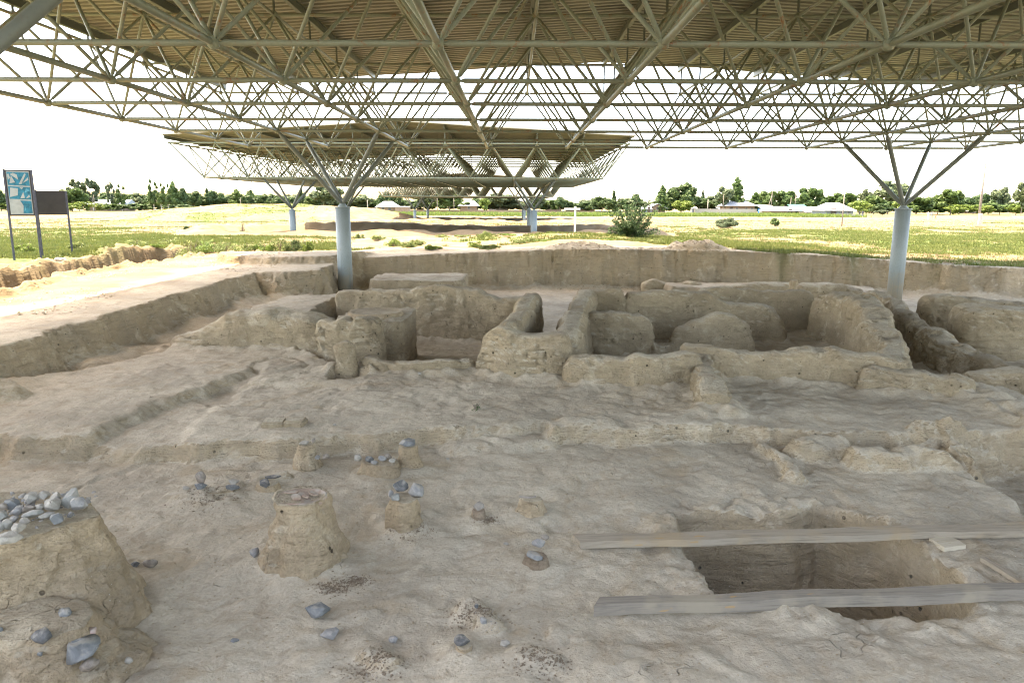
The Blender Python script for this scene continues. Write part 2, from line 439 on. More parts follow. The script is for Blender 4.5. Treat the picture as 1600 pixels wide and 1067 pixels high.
ZT = -.53
ruin_wall('mud_brick_wall', 'low broad ruined wall stub sloping down to the left, beside the left excavation bank',
          front([(262, 548, 531), (290, 552, 519), (340, 553, 499), (400, 553, 491), (465, 555, 493), (495, 557, 508), (522, 558, 508)], -.6, .42), -.8, 1)
ruin_wall('mud_brick_wall', 'lumpy broken wall end with deep cracks in front of the square raised block',
          front([(488, 560, 508), (505, 561, 502), (518, 562, 509), (532, 562, 501), (548, 563, 508), (560, 563, 499), (578, 562, 501), (600, 562, 512)], -.6, .20), -.9, 2, rough=1.5, boxy=9, lump=.8)
ruin_wall('mud_brick_wall', 'small rounded mud pillar stub at the left end of the low curved wall',
          front([(519, 588, 541), (540, 590, 534), (562, 588, 545)], -.6, .14), -.8, 3, boxy=7, rough=.8)
ruin_wall('mud_brick_wall', 'very low curved wall joining the small pillar stub to the thick cracked wall',
          front([(560, 586, 560), (590, 592, 564), (650, 596, 566), (710, 593, 565), (750, 586, 558)], -.6, .15), -1., 4, step=.04)
ruin_wall('mud_brick_wall', 'thick cracked wall with exposed brick courses at the centre of the ruin',
          front([(738, 588, 522), (755, 592, 511), (778, 596, 510), (800, 598, 520), (840, 600, 527), (882, 602, 528), (898, 602, 533)], -.6, .30), -1., 5, step=.03, rough=1.15)
ruin_wall('mud_brick_wall', 'rounded wall running back, left side of the narrow central passage',
          crest([(792, 512, 11.6), (803, 500, 12.3), (813, 484, 13.5), (828, 463, 15.6), (832, 460, 16.2)], .24), -1.15, 6)
ruin_wall('mud_brick_wall', 'rounded wall running back, right side of the narrow central passage',
          crest([(880, 540, 11.1), (884, 522, 11.6), (893, 497, 13), (905, 472, 15), (914, 457, 16.4), (925, 455, 17.2)], .25), -1.15, 7)
ruin_wall('mud_brick_wall', 'long back wall of the left room with a dark hollow at its foot',
          crest([(526, 458, 17.2), (560, 455, 17.1), (620, 458, 17), (680, 449, 16.8), (735, 452, 16.6), (775, 466, 16.4), (830, 464, 16.3)], .30), -1.25, 8)
ruin_wall('mud_brick_wall', 'front wall right of the thick cracked wall, ending at the sloping spur',
          front([(876, 600, 560), (892, 602, 553), (950, 605, 556), (1000, 607, 551), (1050, 606, 553), (1085, 604, 549), (1105, 602, 552)], ZT, .20), -.9, 9, step=.03)
ruin_wall('mud_brick_wall', 'short spur sloping down towards the viewer with a rounded foot on the open floor',
          crest([(1092, 549, 10.7), (1098, 558, 10.2), (1104, 575, 9.7), (1108, 586, 9.35), (1113, 600, 9.0, .22), (1118, 622, 8.72, .25)], .19), -.8, 10, step=.035)
ruin_wall('mud_brick_wall', 'free standing wall block with a flat top and rounded right end, right of the passage',
          front([(900, 550, 495), (950, 551, 493), (1000, 551, 499), (1026, 550, 512)], -1.0, .28), -1.15, 11, step=.045)
ruin_wall('mud_brick_wall', 'humped boulder-like wall remnant tapering to the left, between the two middle rooms',
          front([(1042, 548, 532), (1062, 549, 517), (1095, 549, 502), (1130, 549, 495), (1160, 549, 501), (1182, 548, 515)], -1.0, .22), -1.15, 12, boxy=5, step=.045, rough=.9)
ruin_wall('mud_brick_wall', 'long straight smooth plastered wall along the back of the open floor',
          front([(1058, 588, 537), (1100, 590, 541), (1180, 594, 546), (1250, 598, 543), (1340, 603, 551), (1400, 606, 560), (1425, 607, 566)], ZT, .24), -.95, 13, step=.032, rough=.8)
ruin_wall('mud_brick_wall', 'back wall with a notch in its top, behind the humped remnant',
          front([(918, 529, 457), (960, 530, 455), (972, 530, 459), (978, 530, 472), (984, 530, 460), (1050, 530, 458), (1105, 530, 460), (1130, 530, 473), (1195, 530, 480), (1215, 531, 495), (1232, 531, 520)], -1.05, .26), -1.2, 14)
ruin_wall('mud_brick_wall', 'farther straight wall behind the notched back wall, below the far ledge',
          front([(1085, 516, 456), (1120, 516, 451), (1180, 516, 454), (1225, 517, 456), (1262, 517, 456), (1275, 517, 470)], -1.1, .24), -1.2, 15)
ruin_wall('mud_brick_wall', 'tall stepped wall descending towards the viewer with a broad pale crumbling left face',
          crest([(1288, 458, 17.2, .40), (1330, 461, 15.9, .42), (1362, 476, 14.4, .40), (1372, 497, 13.2, .34), (1386, 514, 12.5, .30), (1395, 524, 12.0, .26), (1398, 545, 11.4, .22), (1412, 563, 11.0, .2)], .35), -1.15, 16, lump=1.6, rough=1.3)
ruin_wall('mud_brick_wall', 'bumpy narrow wall descending to the right, next to the tall stepped wall',
          crest([(1352, 456, 18.6), (1394, 462, 17.2), (1410, 478, 16), (1432, 500, 15), (1456, 510, 14.2), (1486, 534, 13.2), (1530, 550, 12.5), (1580, 562, 12.0), (1640, 566, 11.8)], .26), -1.15, 17, lump=1.7, rough=1.3)
ruin_wall('mud_brick_wall', 'broad wall block farther back on the far right, behind the flat-topped block',
          front([(1446, 528, 464), (1480, 528, 463), (1540, 529, 469), (1640, 530, 474)], -1.1, .35), -1.25, 18)
ruin_wall('mud_brick_wall', 'flat-topped wall block on the far right with a tall dark left side',
          front([(1500, 558, 486), (1540, 559, 484), (1600, 560, 484), (1720, 561, 488)], -1.05, .55), -1.2, 19, boxy=8)
ruin_wall('mud_brick_wall', 'low wall with a pitted pale face at the right of the open floor',
          front([(1338, 607, 580), (1352, 610, 572), (1400, 612, 573), (1450, 615, 575), (1490, 618, 580), (1512, 622, 590)], ZT, .20), -.9, 20, step=.03)
ruin_wall('mud_brick_wall', 'low narrow wall running towards the viewer out of the right edge',
          crest([(1500, 584, 10.15), (1530, 600, 9.6), (1560, 626, 9.0), (1598, 652, 8.5), (1640, 676, 8.1), (1700, 705, 7.7)], .15), -.9, 21, step=.04)
ruin_wall('mud_brick_wall', 'smooth rounded wall face at the right edge, behind the low narrow wall',
          crest([(1512, 577, 11.0), (1545, 571, 10.7), (1600, 567, 10.5), (1700, 570, 10.4)], .3), -1.1, 22, step=.045, rough=.7)
ruin_wall('mud_brick_wall', 'low sill joining the free standing block to the humped remnant',
          front([(1015, 552, 537), (1035, 552, 541), (1058, 552, 536)], -1.0, .16), -1.15, 41, talus=False)
ruin_wall('mud_brick_wall', 'low broken ledge wall at the foot of the far bank, right of centre',
          crest([(1000, 442, 26.7), (1022, 436, 26.7), (1050, 443, 26.6), (1075, 438, 26.5), (1100, 444, 26.4)], .32), -1.2, 42, step=.08, talus=False, lump=.8, cat='clay ledge')
ruin_wall('mud_brick_wall', 'long low bench of clay below the far bank, left of the right blue post',
          crest([(1130, 446, 25.4), (1190, 441, 25.3), (1260, 440, 25.0), (1320, 444, 24.6), (1345, 452, 24.2)], .38), -1.2, 43, step=.08, talus=False, cat='clay ledge')
# square block with round raised disc
def block(name, label, x0, x1, y0, y1, z0, z1, seed, step=.05, cat='clay platform', rz=0.):
    cx, cy = (x0+x1)/2, (y0+y1)/2; hx, hy = (x1-x0)/2, (y1-y0)/2
    n = int(2*(hx+hy)*2/step); t = np.linspace(0, 2*math.pi, n, endpoint=False)
    def ring(k, f=1.):
        c, s = np.cos(t), np.sin(t); q = 9.
        r = 1/((np.abs(c)**q+np.abs(s)**q)**(1/q))
        X, Y = c*r*hx*f, s*r*hy*f
        return cx+X*math.cos(rz)-Y*math.sin(rz), cy+X*math.sin(rz)+Y*math.cos(rz)
    rows = []
    for z in np.arange(z0, z1, step):
        f = 1+.07*(1-(z-z0)/(z1-z0)); X, Y = ring(0, f); rows.append(np.stack([X, Y, X*0+z], 1))
    m = max(6, int(min(hx, hy)/step))
    for j in range(m+1):
        f = 1-j/m; X, Y = ring(0, max(f, .001)); rows.append(np.stack([X, Y, X*0+z1], 1))
    G = np.array(rows); p = G.reshape(-1, 3)
    side = np.repeat(np.array([1 if i < len(rows)-m-1 else 0 for i in range(len(rows))]), n)
    dr = p[:, :2]-np.array([cx, cy]); dr /= np.linalg.norm(dr, axis=1)[:, None]+1e-6
    d = .05*fb3(p, 1.9, 2, seed)+.03*fb3(p, 6, 3, seed+3)-.03*sst(.2, .35, fb3(p, 2.5, 3, seed+9))
    edge = np.clip(np.hypot(p[:, 0]-cx, p[:, 1]-cy)/min(hx, hy), 0, 1)
    p[:, :2] += dr*(d*edge)[:, None]; p[:, 2] += (1-side)*.5*d
    i = np.arange(len(rows)-1)[:, None]*n+np.arange(n)[None, :]; j = np.arange(len(rows)-1)[:, None]*n+(np.arange(n)[None, :]+1) % n
    F = np.stack([i, j, j+n, i+n], -1).reshape(-1, 4)
    o = ob(name, mesh_np(name, p, F, M['wall'])); return tag(o, label, cat)
bx0 = gz(516, 506, -.12); bx1 = gz(628, 506, -.12)
block('raised_clay_block', 'square raised clay block with a top carrying a round disc', bx0[0], bx1[0], bx0[1]+.15, bx0[1]+1.75, -1.2, -.12, 31)
X_, Y_ = gz(660, 446, -.4)
block('far_clay_platform', 'pale flat-topped clay platform against the far bank, right of the left blue post', gz(592, 448, -.75)[0]-.1, gz(722, 448, -.75)[0]+.1, 23.2, 25.6, -1.2, -.42, 35, .08)

# mounds and pedestals: lathe with relief
MOUNDS = []
def mound(name, label, cx, cy, z0, z1, rb, rt, seed, sx=1., sy=1., rough=1., lean=(0, 0), mat='mound', step=.022, p_=1.0, dish=.0, cat='earth mound', group=None, rz=0):
    H = z1-z0; n = max(24, int(2*math.pi*rb/step)); n = min(n, 260)
    sl = math.hypot(H, rb-rt); m1 = max(6, int(sl/step)); m2 = max(4, int(rt/step))
    u = np.linspace(0, 1, m1); prof = [(rb+(rt-rb)*(1-(1-q)**(1+p_*.8)), z0+H*q) for q in u]
    prof += [(rt*(1-j/m2), z1-dish*(1-(1-j/m2)**2)*0-dish*(j/m2 > .15)) for j in range(1, m2+1)]
    pr = np.array(prof); t = np.linspace(0, 2*math.pi, n, endpoint=False)
    rw = 1+.10*vn2(np.cos(t)*1.3+seed, np.sin(t)*1.3+seed, seed)+.04*vn2(np.cos(t)*4+seed, np.sin(t)*4, seed+1)
    fr = ((pr[:, 1]-z0)/H)
    ax = np.cos(t)[None, :]*pr[:, :1]*rw[None, :]*sx; ay = np.sin(t)[None, :]*pr[:, :1]*rw[None, :]*sy
    X = cx+lean[0]*fr[:, None]+ax*math.cos(rz)-ay*math.sin(rz)
    Y = cy+lean[1]*fr[:, None]+ax*math.sin(rz)+ay*math.cos(rz)
    Z = np.repeat(pr[:, 1:2], n, 1); G = np.stack([X, Y, Z], -1)
    p = G.reshape(-1, 3).copy()
    d = rough*(.045*fb3(p, 3.2, 3, seed)+.016*fb3(p, 12, 3, seed+4)-.02*sst(.15, .35, fb3(p, 5, 3, seed+8)))*min(1, rb/.3)
    rad = np.stack([np.repeat((np.cos(t))[None, :], len(pr), 0), np.repeat((np.sin(t))[None, :], len(pr), 0)], -1).reshape(-1, 2)
    rr = np.repeat(np.clip(pr[:, 0]/max(rt, .01), 0, 1), n)
    p[:, :2] += rad*(d*rr)[:, None]; p[:, 2] += d*.45*np.repeat(np.clip((.9-fr)*2, 0, 1)+.5*(pr[:, 0] < rt*.9), n)
    i = np.arange(len(pr)-1)[:, None]*n+np.arange(n)[None, :]; j = np.arange(len(pr)-1)[:, None]*n+(np.arange(n)[None, :]+1) % n
    F = np.stack([i, j, j+n, i+n], -1).reshape(-1, 4)
    o = ob(name, mesh_np(name, p, F, M[mat])); tag(o, label, cat, group)
    MOUNDS.append((cx, cy, rb*max(sx, sy)*.96, z0))
    return o

# ------------------------------------------------------------------ the ground sheet
def poly_sd(x, y, P):
    """signed distance, positive inside"""
    P = np.array(P); d = np.full(x.shape, 1e9); ins = np.zeros(x.shape, bool)
    for i in range(len(P)):
        a, b = P[i], P[(i+1) % len(P)]; e = b-a
        t = np.clip(((x-a[0])*e[0]+(y-a[1])*e[1])/(e@e+1e-12), 0, 1)
        d = np.minimum(d, np.hypot(x-a[0]-t*e[0], y-a[1]-t*e[1]))
        c = (a[1] > y) != (b[1] > y)
        with np.errstate(divide='ignore', invalid='ignore'):
            ins ^= c & (x < (b[0]-a[0])*(y-a[1])/(b[1]-a[1]+1e-12)+a[0])
    return np.where(ins, d, -d)
def zp(z, pts): return [gz(a, b, z) for a, b in pts]
EXC = [(-7.0, 1.0), (-7.1, 6), (-7.25, 10), (-7.45, 14), (-7.6, 18.5), (-7.55, 21.3), (-6.6, 21.6), (-5.95, 22.2), (-6.0, 24.3), (-6.1, 26.6), (-3, 27.7), (2, 28.1), (8, 27.9), (12, 27.6), (14.4, 27.0), (16.3, 25.4), (19.0, 25.0), (26, 24.2), (28, 10), (27, 1.0)]
ZONE_T = zp(ZT, [(190, 700), (240, 697), (330, 694), (440, 692), (520, 688), (600, 680), (690, 672), (740, 667), (850, 662), (862, 672), (880, 668), (1160, 662), (1230, 668), (1330, 668), (1620, 668), (1760, 700), (1760, 560), (1340, 585), (1100, 580), (880, 585), (560, 575), (420, 540), (330, 600), (230, 655)])
ZONE_A = zp(-.47, [(-300, 720), (0, 684), (60, 688), (110, 690), (150, 680), (200, 655), (250, 635), (320, 608), (420, 560), (470, 545), (300, 520), (250, 545), (0, 612), (-300, 700)])
NOTCH = zp(-.59, [(60, 700), (110, 675), (200, 640), (320, 595), (420, 560), (380, 620), (270, 700), (150, 708)])
ZONE_R = [(-3.1, 13.3), (-2.6, 12.3), (-1.6, 11.7), (-.6, 11.4), (.9, 11.3), (2.6, 11.2), (2.7, 10.95), (5.0, 11.05), (6.2, 10.7), (7.0, 9.9), (7.0, 8.7), (27, 8.5), (27, 30), (-6.6, 30), (-6.3, 22.8), (-5.2, 19.4), (-4.6, 17.6), (-4.1, 15.9), (-3.6, 14.6)]
ZONE_C = zp(-.3, [(365, 490), (400, 478), (440, 466), (530, 456), (548, 462), (500, 478), (470, 497), (400, 500)])
PIT = zp(-.72, [(1062, 806), (1085, 850), (1108, 890), (1128, 922), (1175, 938), (1240, 940), (1330, 948), (1400, 950), (1470, 955), (1515, 954), (1528, 942), (1500, 905), (1450, 862), (1415, 832), (1380, 812), (1330, 802), (1290, 790), (1240, 803), (1180, 806), (1120, 800)])
CUT = zp(-.70, [(1505, 700), (1530, 742), (1565, 765), (1605, 792), (1720, 850), (1800, 860), (1800, 700), (1600, 690)])
BENCH = [(5.2, 26.9), (5.6, 25.6), (8, 24.9), (11, 24.5), (12.4, 24.2), (12.8, 26.4), (9, 27.2)]
TRENCH = zp(-.42, [(-160, 498), (0, 462), (60, 450), (120, 436), (200, 422), (283, 411), (300, 404), (330, 402), (330, 412), (210, 434), (120, 452), (0, 490), (-160, 530)])
STEP = [(-10.2, 25.2), (-9.6, 24.2), (-8, 24.0), (-6.6, 24.3), (-5.8, 25.0), (-4, 40), (-9, 40), (-12, 30)]
BUMPS = []   # (x1,y1,x2,y2,h,r)
def bump_px(z, a, b, h, r):
    p, q = gz(*a, z), gz(*b, z); BUMPS.append((*p, *q, h, r))
bump_px(-.70, (1262, 705), (1310, 700), .20, .17)
bump_px(-.70, (1350, 715), (1460, 722), .17, .22)
bump_px(-.70, (1205, 690), (1238, 745), .08, .10)
bump_px(-.70, (1472, 692), (1525, 735), .15, .10)
bump_px(-.70, (1430, 690), (1475, 690), .14, .16)
bump_px(-.50, (712, 672), (845, 668), .07, .22)
bump_px(-.50, (890, 655), (935, 652), .05, .14)
bump_px(-.70, (10, 655), (-60, 660), .14, .22)
bump_px(-.72, (740, 960), (770, 985), .07, .13)
bump_px(-.72, (820, 1028), (850, 1040), .035, .10)
bump_px(-.72, (570, 1030), (600, 1045), .05, .09)
bump_px(-.72, (330, 735), (420, 728), -.03, .12)
bump_px(-.72, (390, 760), (430, 752), .06, .10)
bump_px(-.72, (280, 780), (360, 775), .05, .10)
bump_px(-.72, (500, 1010), (560, 985), -.03, .16)
bump_px(-.72, (500, 845), (700, 860), -.035, .35)
bump_px(-.72, (940, 1040), (1100, 1050), .04, .25)
bump_px(-.50, (420, 675), (470, 680), .03, .12)

def natural(x, y):
    zx = np.interp(x, [-60, -20, -11, -6, 2, 8, 12, 14.4, 19, 30, 70], [-.1, 0, 0, 0.02, .30, .27, .12, -.05, -.22, -.3, -.4])
    zn = np.interp(x, [-60, -8, -6, 30], [0, 0, 0, 0])
    z = zn+(zx-zn)*sst(22, 27, y)
    far = np.interp(y, [30, 50, 120, 250, 600, 1200, 3000, 6000], [-.05, -.15, -.78, -1.35, -2.5, -3, -3, -3])
    z = z+(far-z)*sst(32, 48, y)
    hx = sst(100, -300, x)                                       # low hills on the left horizon
    z = z+hx*sst(700, 2000, y)*(30+8*vn2(x*.0012, y*.001, 4))
    fz = sst(28, 40, y)+sst(-13, -20, x)*(y > 5); fz = np.clip(fz, 0, 1)*sst(400, 200, y)
    z = z+fz*(.10*fb2(x, y, .16, 3, 7)+.05*fb2(x, y, .7, 3, 9))
    # low grassy hill at left behind the second canopy, spoil heaps
    def dome(cx, cy, rx, ry, h): return h*np.clip(1-((x-cx)/rx)**2-((y-cy)/ry)**2, 0, 1)**.8
    z = z+dome(-42, 128, 26, 22, 2.5)*(1+.10*fb2(x, y, .35, 3, 2))
    z = z+dome(-66, 150, 26, 16, 1.0)
    z = z+dome(7.2, 28.9, 1.3, .75, .34)*(1+.35*fb2(x, y, 3., 3, 2))+dome(2.6, 28.9, 1.5, .7, .20)*(1+.35*fb2(x, y, 3., 3, 2))
    z = z+dome(-4.2, 30.5, 2.6, 1.4, .16)
    z = z+dome(3.0, 31.4, 3.0, 1.6, .22)
    z = z+dome(-15.3, 27.5, 2.4, 1.6, .25)+dome(-4, 40, 5, 3, .25)+dome(3, 39, 5, 3, .25)
    return z
def ground_h(x, y, detail=True):
    shp = x.shape
    wx = x+.10*fb2(x, y, 1.1, 2, 10)+.055*fb2(x, y, 3.2, 3, 11)+.018*fb2(x, y, 14, 2, 12)
    wy = y+.10*fb2(x, y, 1.1, 2, 20)+.055*fb2(x, y, 3.2, 3, 21)+.018*fb2(x, y, 14, 2, 22)
    z = natural(x, y)
    nr = (x > -35) & (x < 35) & (y > -10) & (y < 45)
    X, Y, zz = wx[nr], wy[nr], z[nr]; x0, y0 = x[nr], y[nr]
    def zone(zz, P, tgt, w, sh=0.):
        s = poly_sd(X, Y, P); k = sst(-w+sh, w+sh, s); return zz+(tgt-zz)*k
    zz = zz+.24*sst(-.08, .12, poly_sd(X, Y, STEP))*sst(30, 26.5, Y0 if False else y0)
    # left field trench
    s = poly_sd(X, Y, TRENCH); zz = zz+.13*sst(-1.6, -.1, s)*(Y-X*.0 > 0)*(X < np.interp(Y, [10, 18, 29], [-12.6, -12.7, -13.0])); k = sst(-.03, .10, s); zz = zz+(-.42-zz)*k
    zz = zz+.09*np.exp(-((s+.35)/.35)**2)*fb2(x0, y0, 2.6, 3, 5)*2
    # excavation floor
    fl = np.full_like(zz, -.72)
    def fz(fl, P, tgt, w, sh=0.):
        s = poly_sd(X, Y, P); return fl+(tgt-fl)*sst(-w+sh, w+sh, s)
    fl = fz(fl, ZONE_T, ZT, .085+.05*vn2(X*.9, Y*.9, 77))
    fl = fz(fl, NOTCH, -.59, .10)
    fl = fz(fl, ZONE_A, -.47-.02*np.clip(Y-9, 0, 8), .10)
    fl = fz(fl, ZONE_R, -1.05-.012*np.clip(Y-12, 0, 12), .10)
    fl = fz(fl, ZONE_C, -.32, .10)
    fl = fz(fl, BENCH, -.86, .12)
    fl = fz(fl, CUT, -1.0, .10)
    fl = fl+.06*sst(.5, 0, np.abs(poly_sd(X, Y, PIT)))*fb2(x0, y0, 5, 3, 31)*(poly_sd(X, Y, PIT) < .05)
    pk = poly_sd(x0+.45*(X-x0), y0+.45*(Y-y0), PIT)
    fl = fl+(-1.75-.12*fb2(x0, y0, 2., 3, 8)-fl)*sst(-.05, .16, pk)
    fl = fl+sst(.1, .5, pk)*np.clip((X-2.55)*.75, 0, .92)                     # right side of the pit slopes up
    fl = fl+.10*np.exp(-((pk-.12)/.10)**2)*fb2(x0, y0, 6, 3, 14)
    for (a, b, c, d, h, r) in BUMPS:
        e = np.array([c-a, d-b]); t = np.clip(((X-a)*e[0]+(Y-b)*e[1])/(e@e+1e-9), 0, 1)
        dd = np.hypot(X-a-t*e[0], Y-b-t*e[1]); fl = fl+h*sst(r*1.35, r*.35, dd)*(1+.3*fb2(x0, y0, 5, 2, 3))
    # shallow scrapes and lines on the floor
    fl = fl+.024*fb2(x0, y0, 1.1, 3, 41)+.008*fb2(x0, y0, 4.3, 3, 42)
    rd = np.abs(fb2(x0, y0, 1.4, 3, 44)); fl = fl-.009*sst(.10, 0, rd)
    # round scraped ring on the terrace
    rc = gz(432, 573, ZT); r_ = np.hypot(X-rc[0], (Y-rc[1])*.8); fl = fl-.03*np.exp(-((r_-.36)/.05)**2)
    rc = gz(430, 615, ZT); r_ = np.hypot((X-rc[0])*.55, (Y-rc[1])*.9); fl = fl-.045*sst(.62, .5, r_)
    rc = gz(537, 585, ZT); r_ = np.hypot(X-rc[0], (Y-rc[1])); fl = fl-.25*sst(.35, .2, r_)
    ex = poly_sd(X, Y, EXC)+.07*fb2(x0, y0, 1.6, 3, 54)+.035*fb2(x0, y0, 7, 2, 55)
    kk = sst(-.04, .34, ex)
    kk = kk+(.14*fb2(x0, y0, 2.2, 4, 51)-.08*sst(.15, .3, fb2(x0, y0, 3.5, 2, 53)))*np.exp(-((ex-.18)/.15)**2)
    kk = np.clip(kk, 0, 1.03)
    tal = .22*sst(.95, .25, ex)*sst(.1, .3, ex)*(.6+.5*fb2(x0, y0, 1.1, 2, 52))
    zz = zz+(fl+tal-zz)*kk
    rg = np.random.default_rng(8)
    for _ in range(230):
        cx, cy = rg.uniform(-5, 6.5), rg.uniform(3.2, 11.5); a = rg.uniform(0, 3.14); L_, w_ = rg.uniform(.12, .3), rg.uniform(.05, .13); dp = rg.uniform(.006, .018)*rg.choice([-1, 1, 1])
        q = np.nonzero((np.abs(x0-cx) < .7) & (np.abs(y0-cy) < .7))[0]
        u = (x0[q]-cx)*math.cos(a)+(y0[q]-cy)*math.sin(a); v = -(x0[q]-cx)*math.sin(a)+(y0[q]-cy)*math.cos(a)
        zz[q] -= dp*sst(1.15, .7, np.sqrt((u/L_)**2+(v/w_)**2))
    # talus at wall feet
    near = np.full_like(zz, 9.)
    Wl = np.array(WALLS)
    sel = (x0 > -8) & (x0 < 14) & (y0 > 7) & (y0 < 20)
    idx = np.nonzero(sel)[0]
    cell = {}
    for q in Wl: cell.setdefault((int(q[0]//1), int(q[1]//1)), []).append(q)
    ci, cj = np.floor(x0[idx]).astype(int), np.floor(y0[idx]).astype(int)
    key = ci*1000+cj
    order = np.argsort(key, kind='stable'); ks = key[order]
    starts = np.r_[0, np.nonzero(np.diff(ks))[0]+1, len(ks)]
    for a, b in zip(starts[:-1], starts[1:]):
        i0 = order[a]; qs = [q for di in (-1, 0, 1) for dj in (-1, 0, 1) for q in cell.get((ci[i0]+di, cj[i0]+dj), [])]
        if not qs: continue
        I = idx[order[a:b]]
        best = np.full(len(I), 9.)
        for q in qs: best = np.minimum(best, np.hypot(x0[I]-q[0], y0[I]-q[1])-q[2])
        near[I] = best
    zz = zz+.085*np.exp(-np.clip(near-.02, 0, 9)/.14)*(1+.6*fb2(x0, y0, 5, 2, 61))*(near < 5)
    for (cx, cy, r, z0) in MOUNDS:
        dd = np.hypot(x0-cx, y0-cy)-r; zz = zz+.035*np.exp(-np.clip(dd, 0, 9)/.07)*(dd < 1)*(dd > -r)
    zz = zz+.0055*fb2(x0, y0, 19, 2, 71)*sst(20, 8, y0)+.008*fb2(x0, y0, 7, 3, 72)
    z = z.copy(); z[nr] = zz
    # excavations beneath the other canopies
    for P, dz in ((EX2, .45), (EX3, .5)):
        sel = (y > 40) & (y < 160) & (np.abs(x+7) < 40)
        s = poly_sd(x[sel], y[sel]+.5*fb2(x[sel], y[sel], .3, 2, 5), P)
        z[sel] += -dz*sst(-.3, .5, s)+.35*np.exp(-((s+1.2)/1.0)**2)*(1+.4*fb2(x[sel], y[sel], .6, 3, 6))
    return z
EX2 = [(-20, 49), (8, 49.5), (10, 60), (8, 70), (-10, 71), (-24, 70), (-24, 58)]
EX3 = [(-26, 112), (8, 113), (8, 130), (-26, 130)]
def gh(x, y): return float(ground_h(np.array([float(x)]), np.array([float(y)]))[0])

PEND = []   # things that need the ground height later

_p = gz(1237, 470, -.9)
mound('far_clay_stub', 'small conical clay stub standing below the far bank', _p[0], _p[1], -1.2, gy(1237, 435, _p[1])[1], .42, .12, 137, step=.06, cat='clay stub')
mound('clay_disc', 'low round hearth-like clay disc on top of the square raised block', (bx0[0]+bx1[0])/2, bx0[1]+.95, -.16, -.04, .60, .50, 133, step=.04, rough=.5, cat='clay disc', dish=.02)
mound('clay_lump', 'small rounded clay knob on the bumpy narrow wall', *(lambda a: (a[0], 13.0))(gy(1494, 545, 13.0)), -.9, gy(1494, 531, 13.0)[1], .24, .12, 138, step=.05, cat='clay knob')
# foreground mounds (registered before the sheet so the soil banks up against them)
FZ = -.72
def mpx(px, pyb): return gz(px, pyb, FZ)
zt_big = .02
_c = gz(8, 815, zt_big); bigc = (_c[0], _c[1]+.02)
mound('earth_mound', 'large flat-topped earth mound heaped with stones at the left edge', bigc[0], bigc[1]-.02, FZ-.08, zt_big, .84, .50, 101, 1.08, .80, 1.0, p_=.22, lean=(.0, .05))
lob = (-2.78, 3.82)
mound('earth_mound', 'lower earth hump with embedded stones in front of the large stone-topped mound', lob[0], lob[1], FZ-.08, -.36, .62, .26, 102, 1.15, .9, 1.2, p_=.2)
mc = mpx(466, 900); mc = (mc[0], mc[1]+.28)
zt_mid = gy(460, 775, mc[1])[1]
mound('earth_mound', 'truncated cone earth mound with a broken pot sunk in its top', mc[0], mc[1], FZ-.05, zt_mid, .34, .205, 103, 1., 1., 1.2, p_=.25, dish=.012, lean=(-.01, 0))
PED = {}
def ped(key, label, px, pyb, pyt, rb, rt, seed, sx=1, sy=1, mat='mound', rough=1., p_=.4):
    x, y = mpx(px, pyb); y += rb*.9*sy
    zt = gy(px, pyt, y)[1]
    mound('earth_pedestal', label, x, y, FZ-.04, zt, rb, rt, seed, sx, sy, rough, mat=mat, p_=p_, cat='earth pedestal')
    PED[key] = (x, y, zt)
ped('a', 'small leaning earth pedestal with pale stones on top, left of the L-shaped pedestal', 474, 745, 696, .19, .09, 111)
ped('b', 'low wide earth pedestal carrying a row of small stones', 592, 752, 722, .22, .17, 112, 1.25, .7)
ped('c', 'taller narrow earth pedestal capped by a blue grey slab', 637, 745, 697, .18, .09, 113)
ped('d', 'crumbly earth pedestal carrying a cluster of four grey stones', 632, 835, 777, .17, .13, 114, 1., 1., rough=1.4)
ped('e', 'tiny earth pedestal under a tilted flat stone, right of the four-stone pedestal', 749, 818, 797, .085, .05, 115, mat='darkearth')
ped('f', 'reddish crumbly earth lump with a curved dark sherd in it', 832, 815, 779, .15, .07, 116, 1.2, 1., rough=1.5)
ped('g', 'small reddish earth pedestal under a long blue grey stone', 842, 895, 868, .12, .08, 117, mat='darkearth', rough=1.3)
ped('h', 'small pale earth pedestal under a dark broken stone in the foreground', 727, 1033, 1006, .08, .06, 118)
ped('i', 'low earth platform with cobbles on it, left behind the pot mound', 325, 790, 768, .20, .15, 119, 1.5, .6)
ped('j', 'shallow earth hump under two dark slabs, behind the pot mound', 415, 778, 757, .15, .09, 120, 1.1, .8)

# vertices of the sheet
def axis(segs):
    v = [segs[0][0]]
    for a, b, s0, s1 in segs:
        p = a
        while p < b-1e-6:
            t = (p-a)/(b-a); p += s0+(s1-s0)*t; v.append(min(p, b))
    return np.unique(np.round(v, 4))
xs = axis([(-4.5, 4.5, .026, .026)])
xl = -axis([(4.5, 9, .03, .05), (9, 16, .06, .11), (16, 60, .3, 2.5), (60, 400, 3, 30), (400, 6000, 40, 700)])[::-1]
xr = axis([(4.5, 9, .03, .05), (9, 20, .055, .10), (20, 60, .15, 2.5), (60, 400, 3, 30), (400, 6000, 40, 700)])
xs = np.unique(np.r_[xl, xs, xr])
ys = axis([(-6000, -300, 800, 60), (-300, -12, 50, 2), (-12, 2.6, 1.5, .15), (2.6, 8.5, .020, .032), (8.5, 20, .034, .065), (20, 29, .06, .085), (29, 60, .12, .45), (60, 160, .5, 1.6), (160, 400, 2, 12), (400, 6000, 20, 400)])
GX, GY = np.meshgrid(xs, ys)
gx, gyy = GX.ravel(), GY.ravel()
GZ = ground_h(gx, gyy)
nx_, ny_ = len(xs), len(ys)
ii = np.arange(ny_-1)[:, None]*nx_+np.arange(nx_-1)[None, :]
gF = np.stack([ii, ii+1, ii+nx_+1, ii+nx_], -1).reshape(-1, 4)
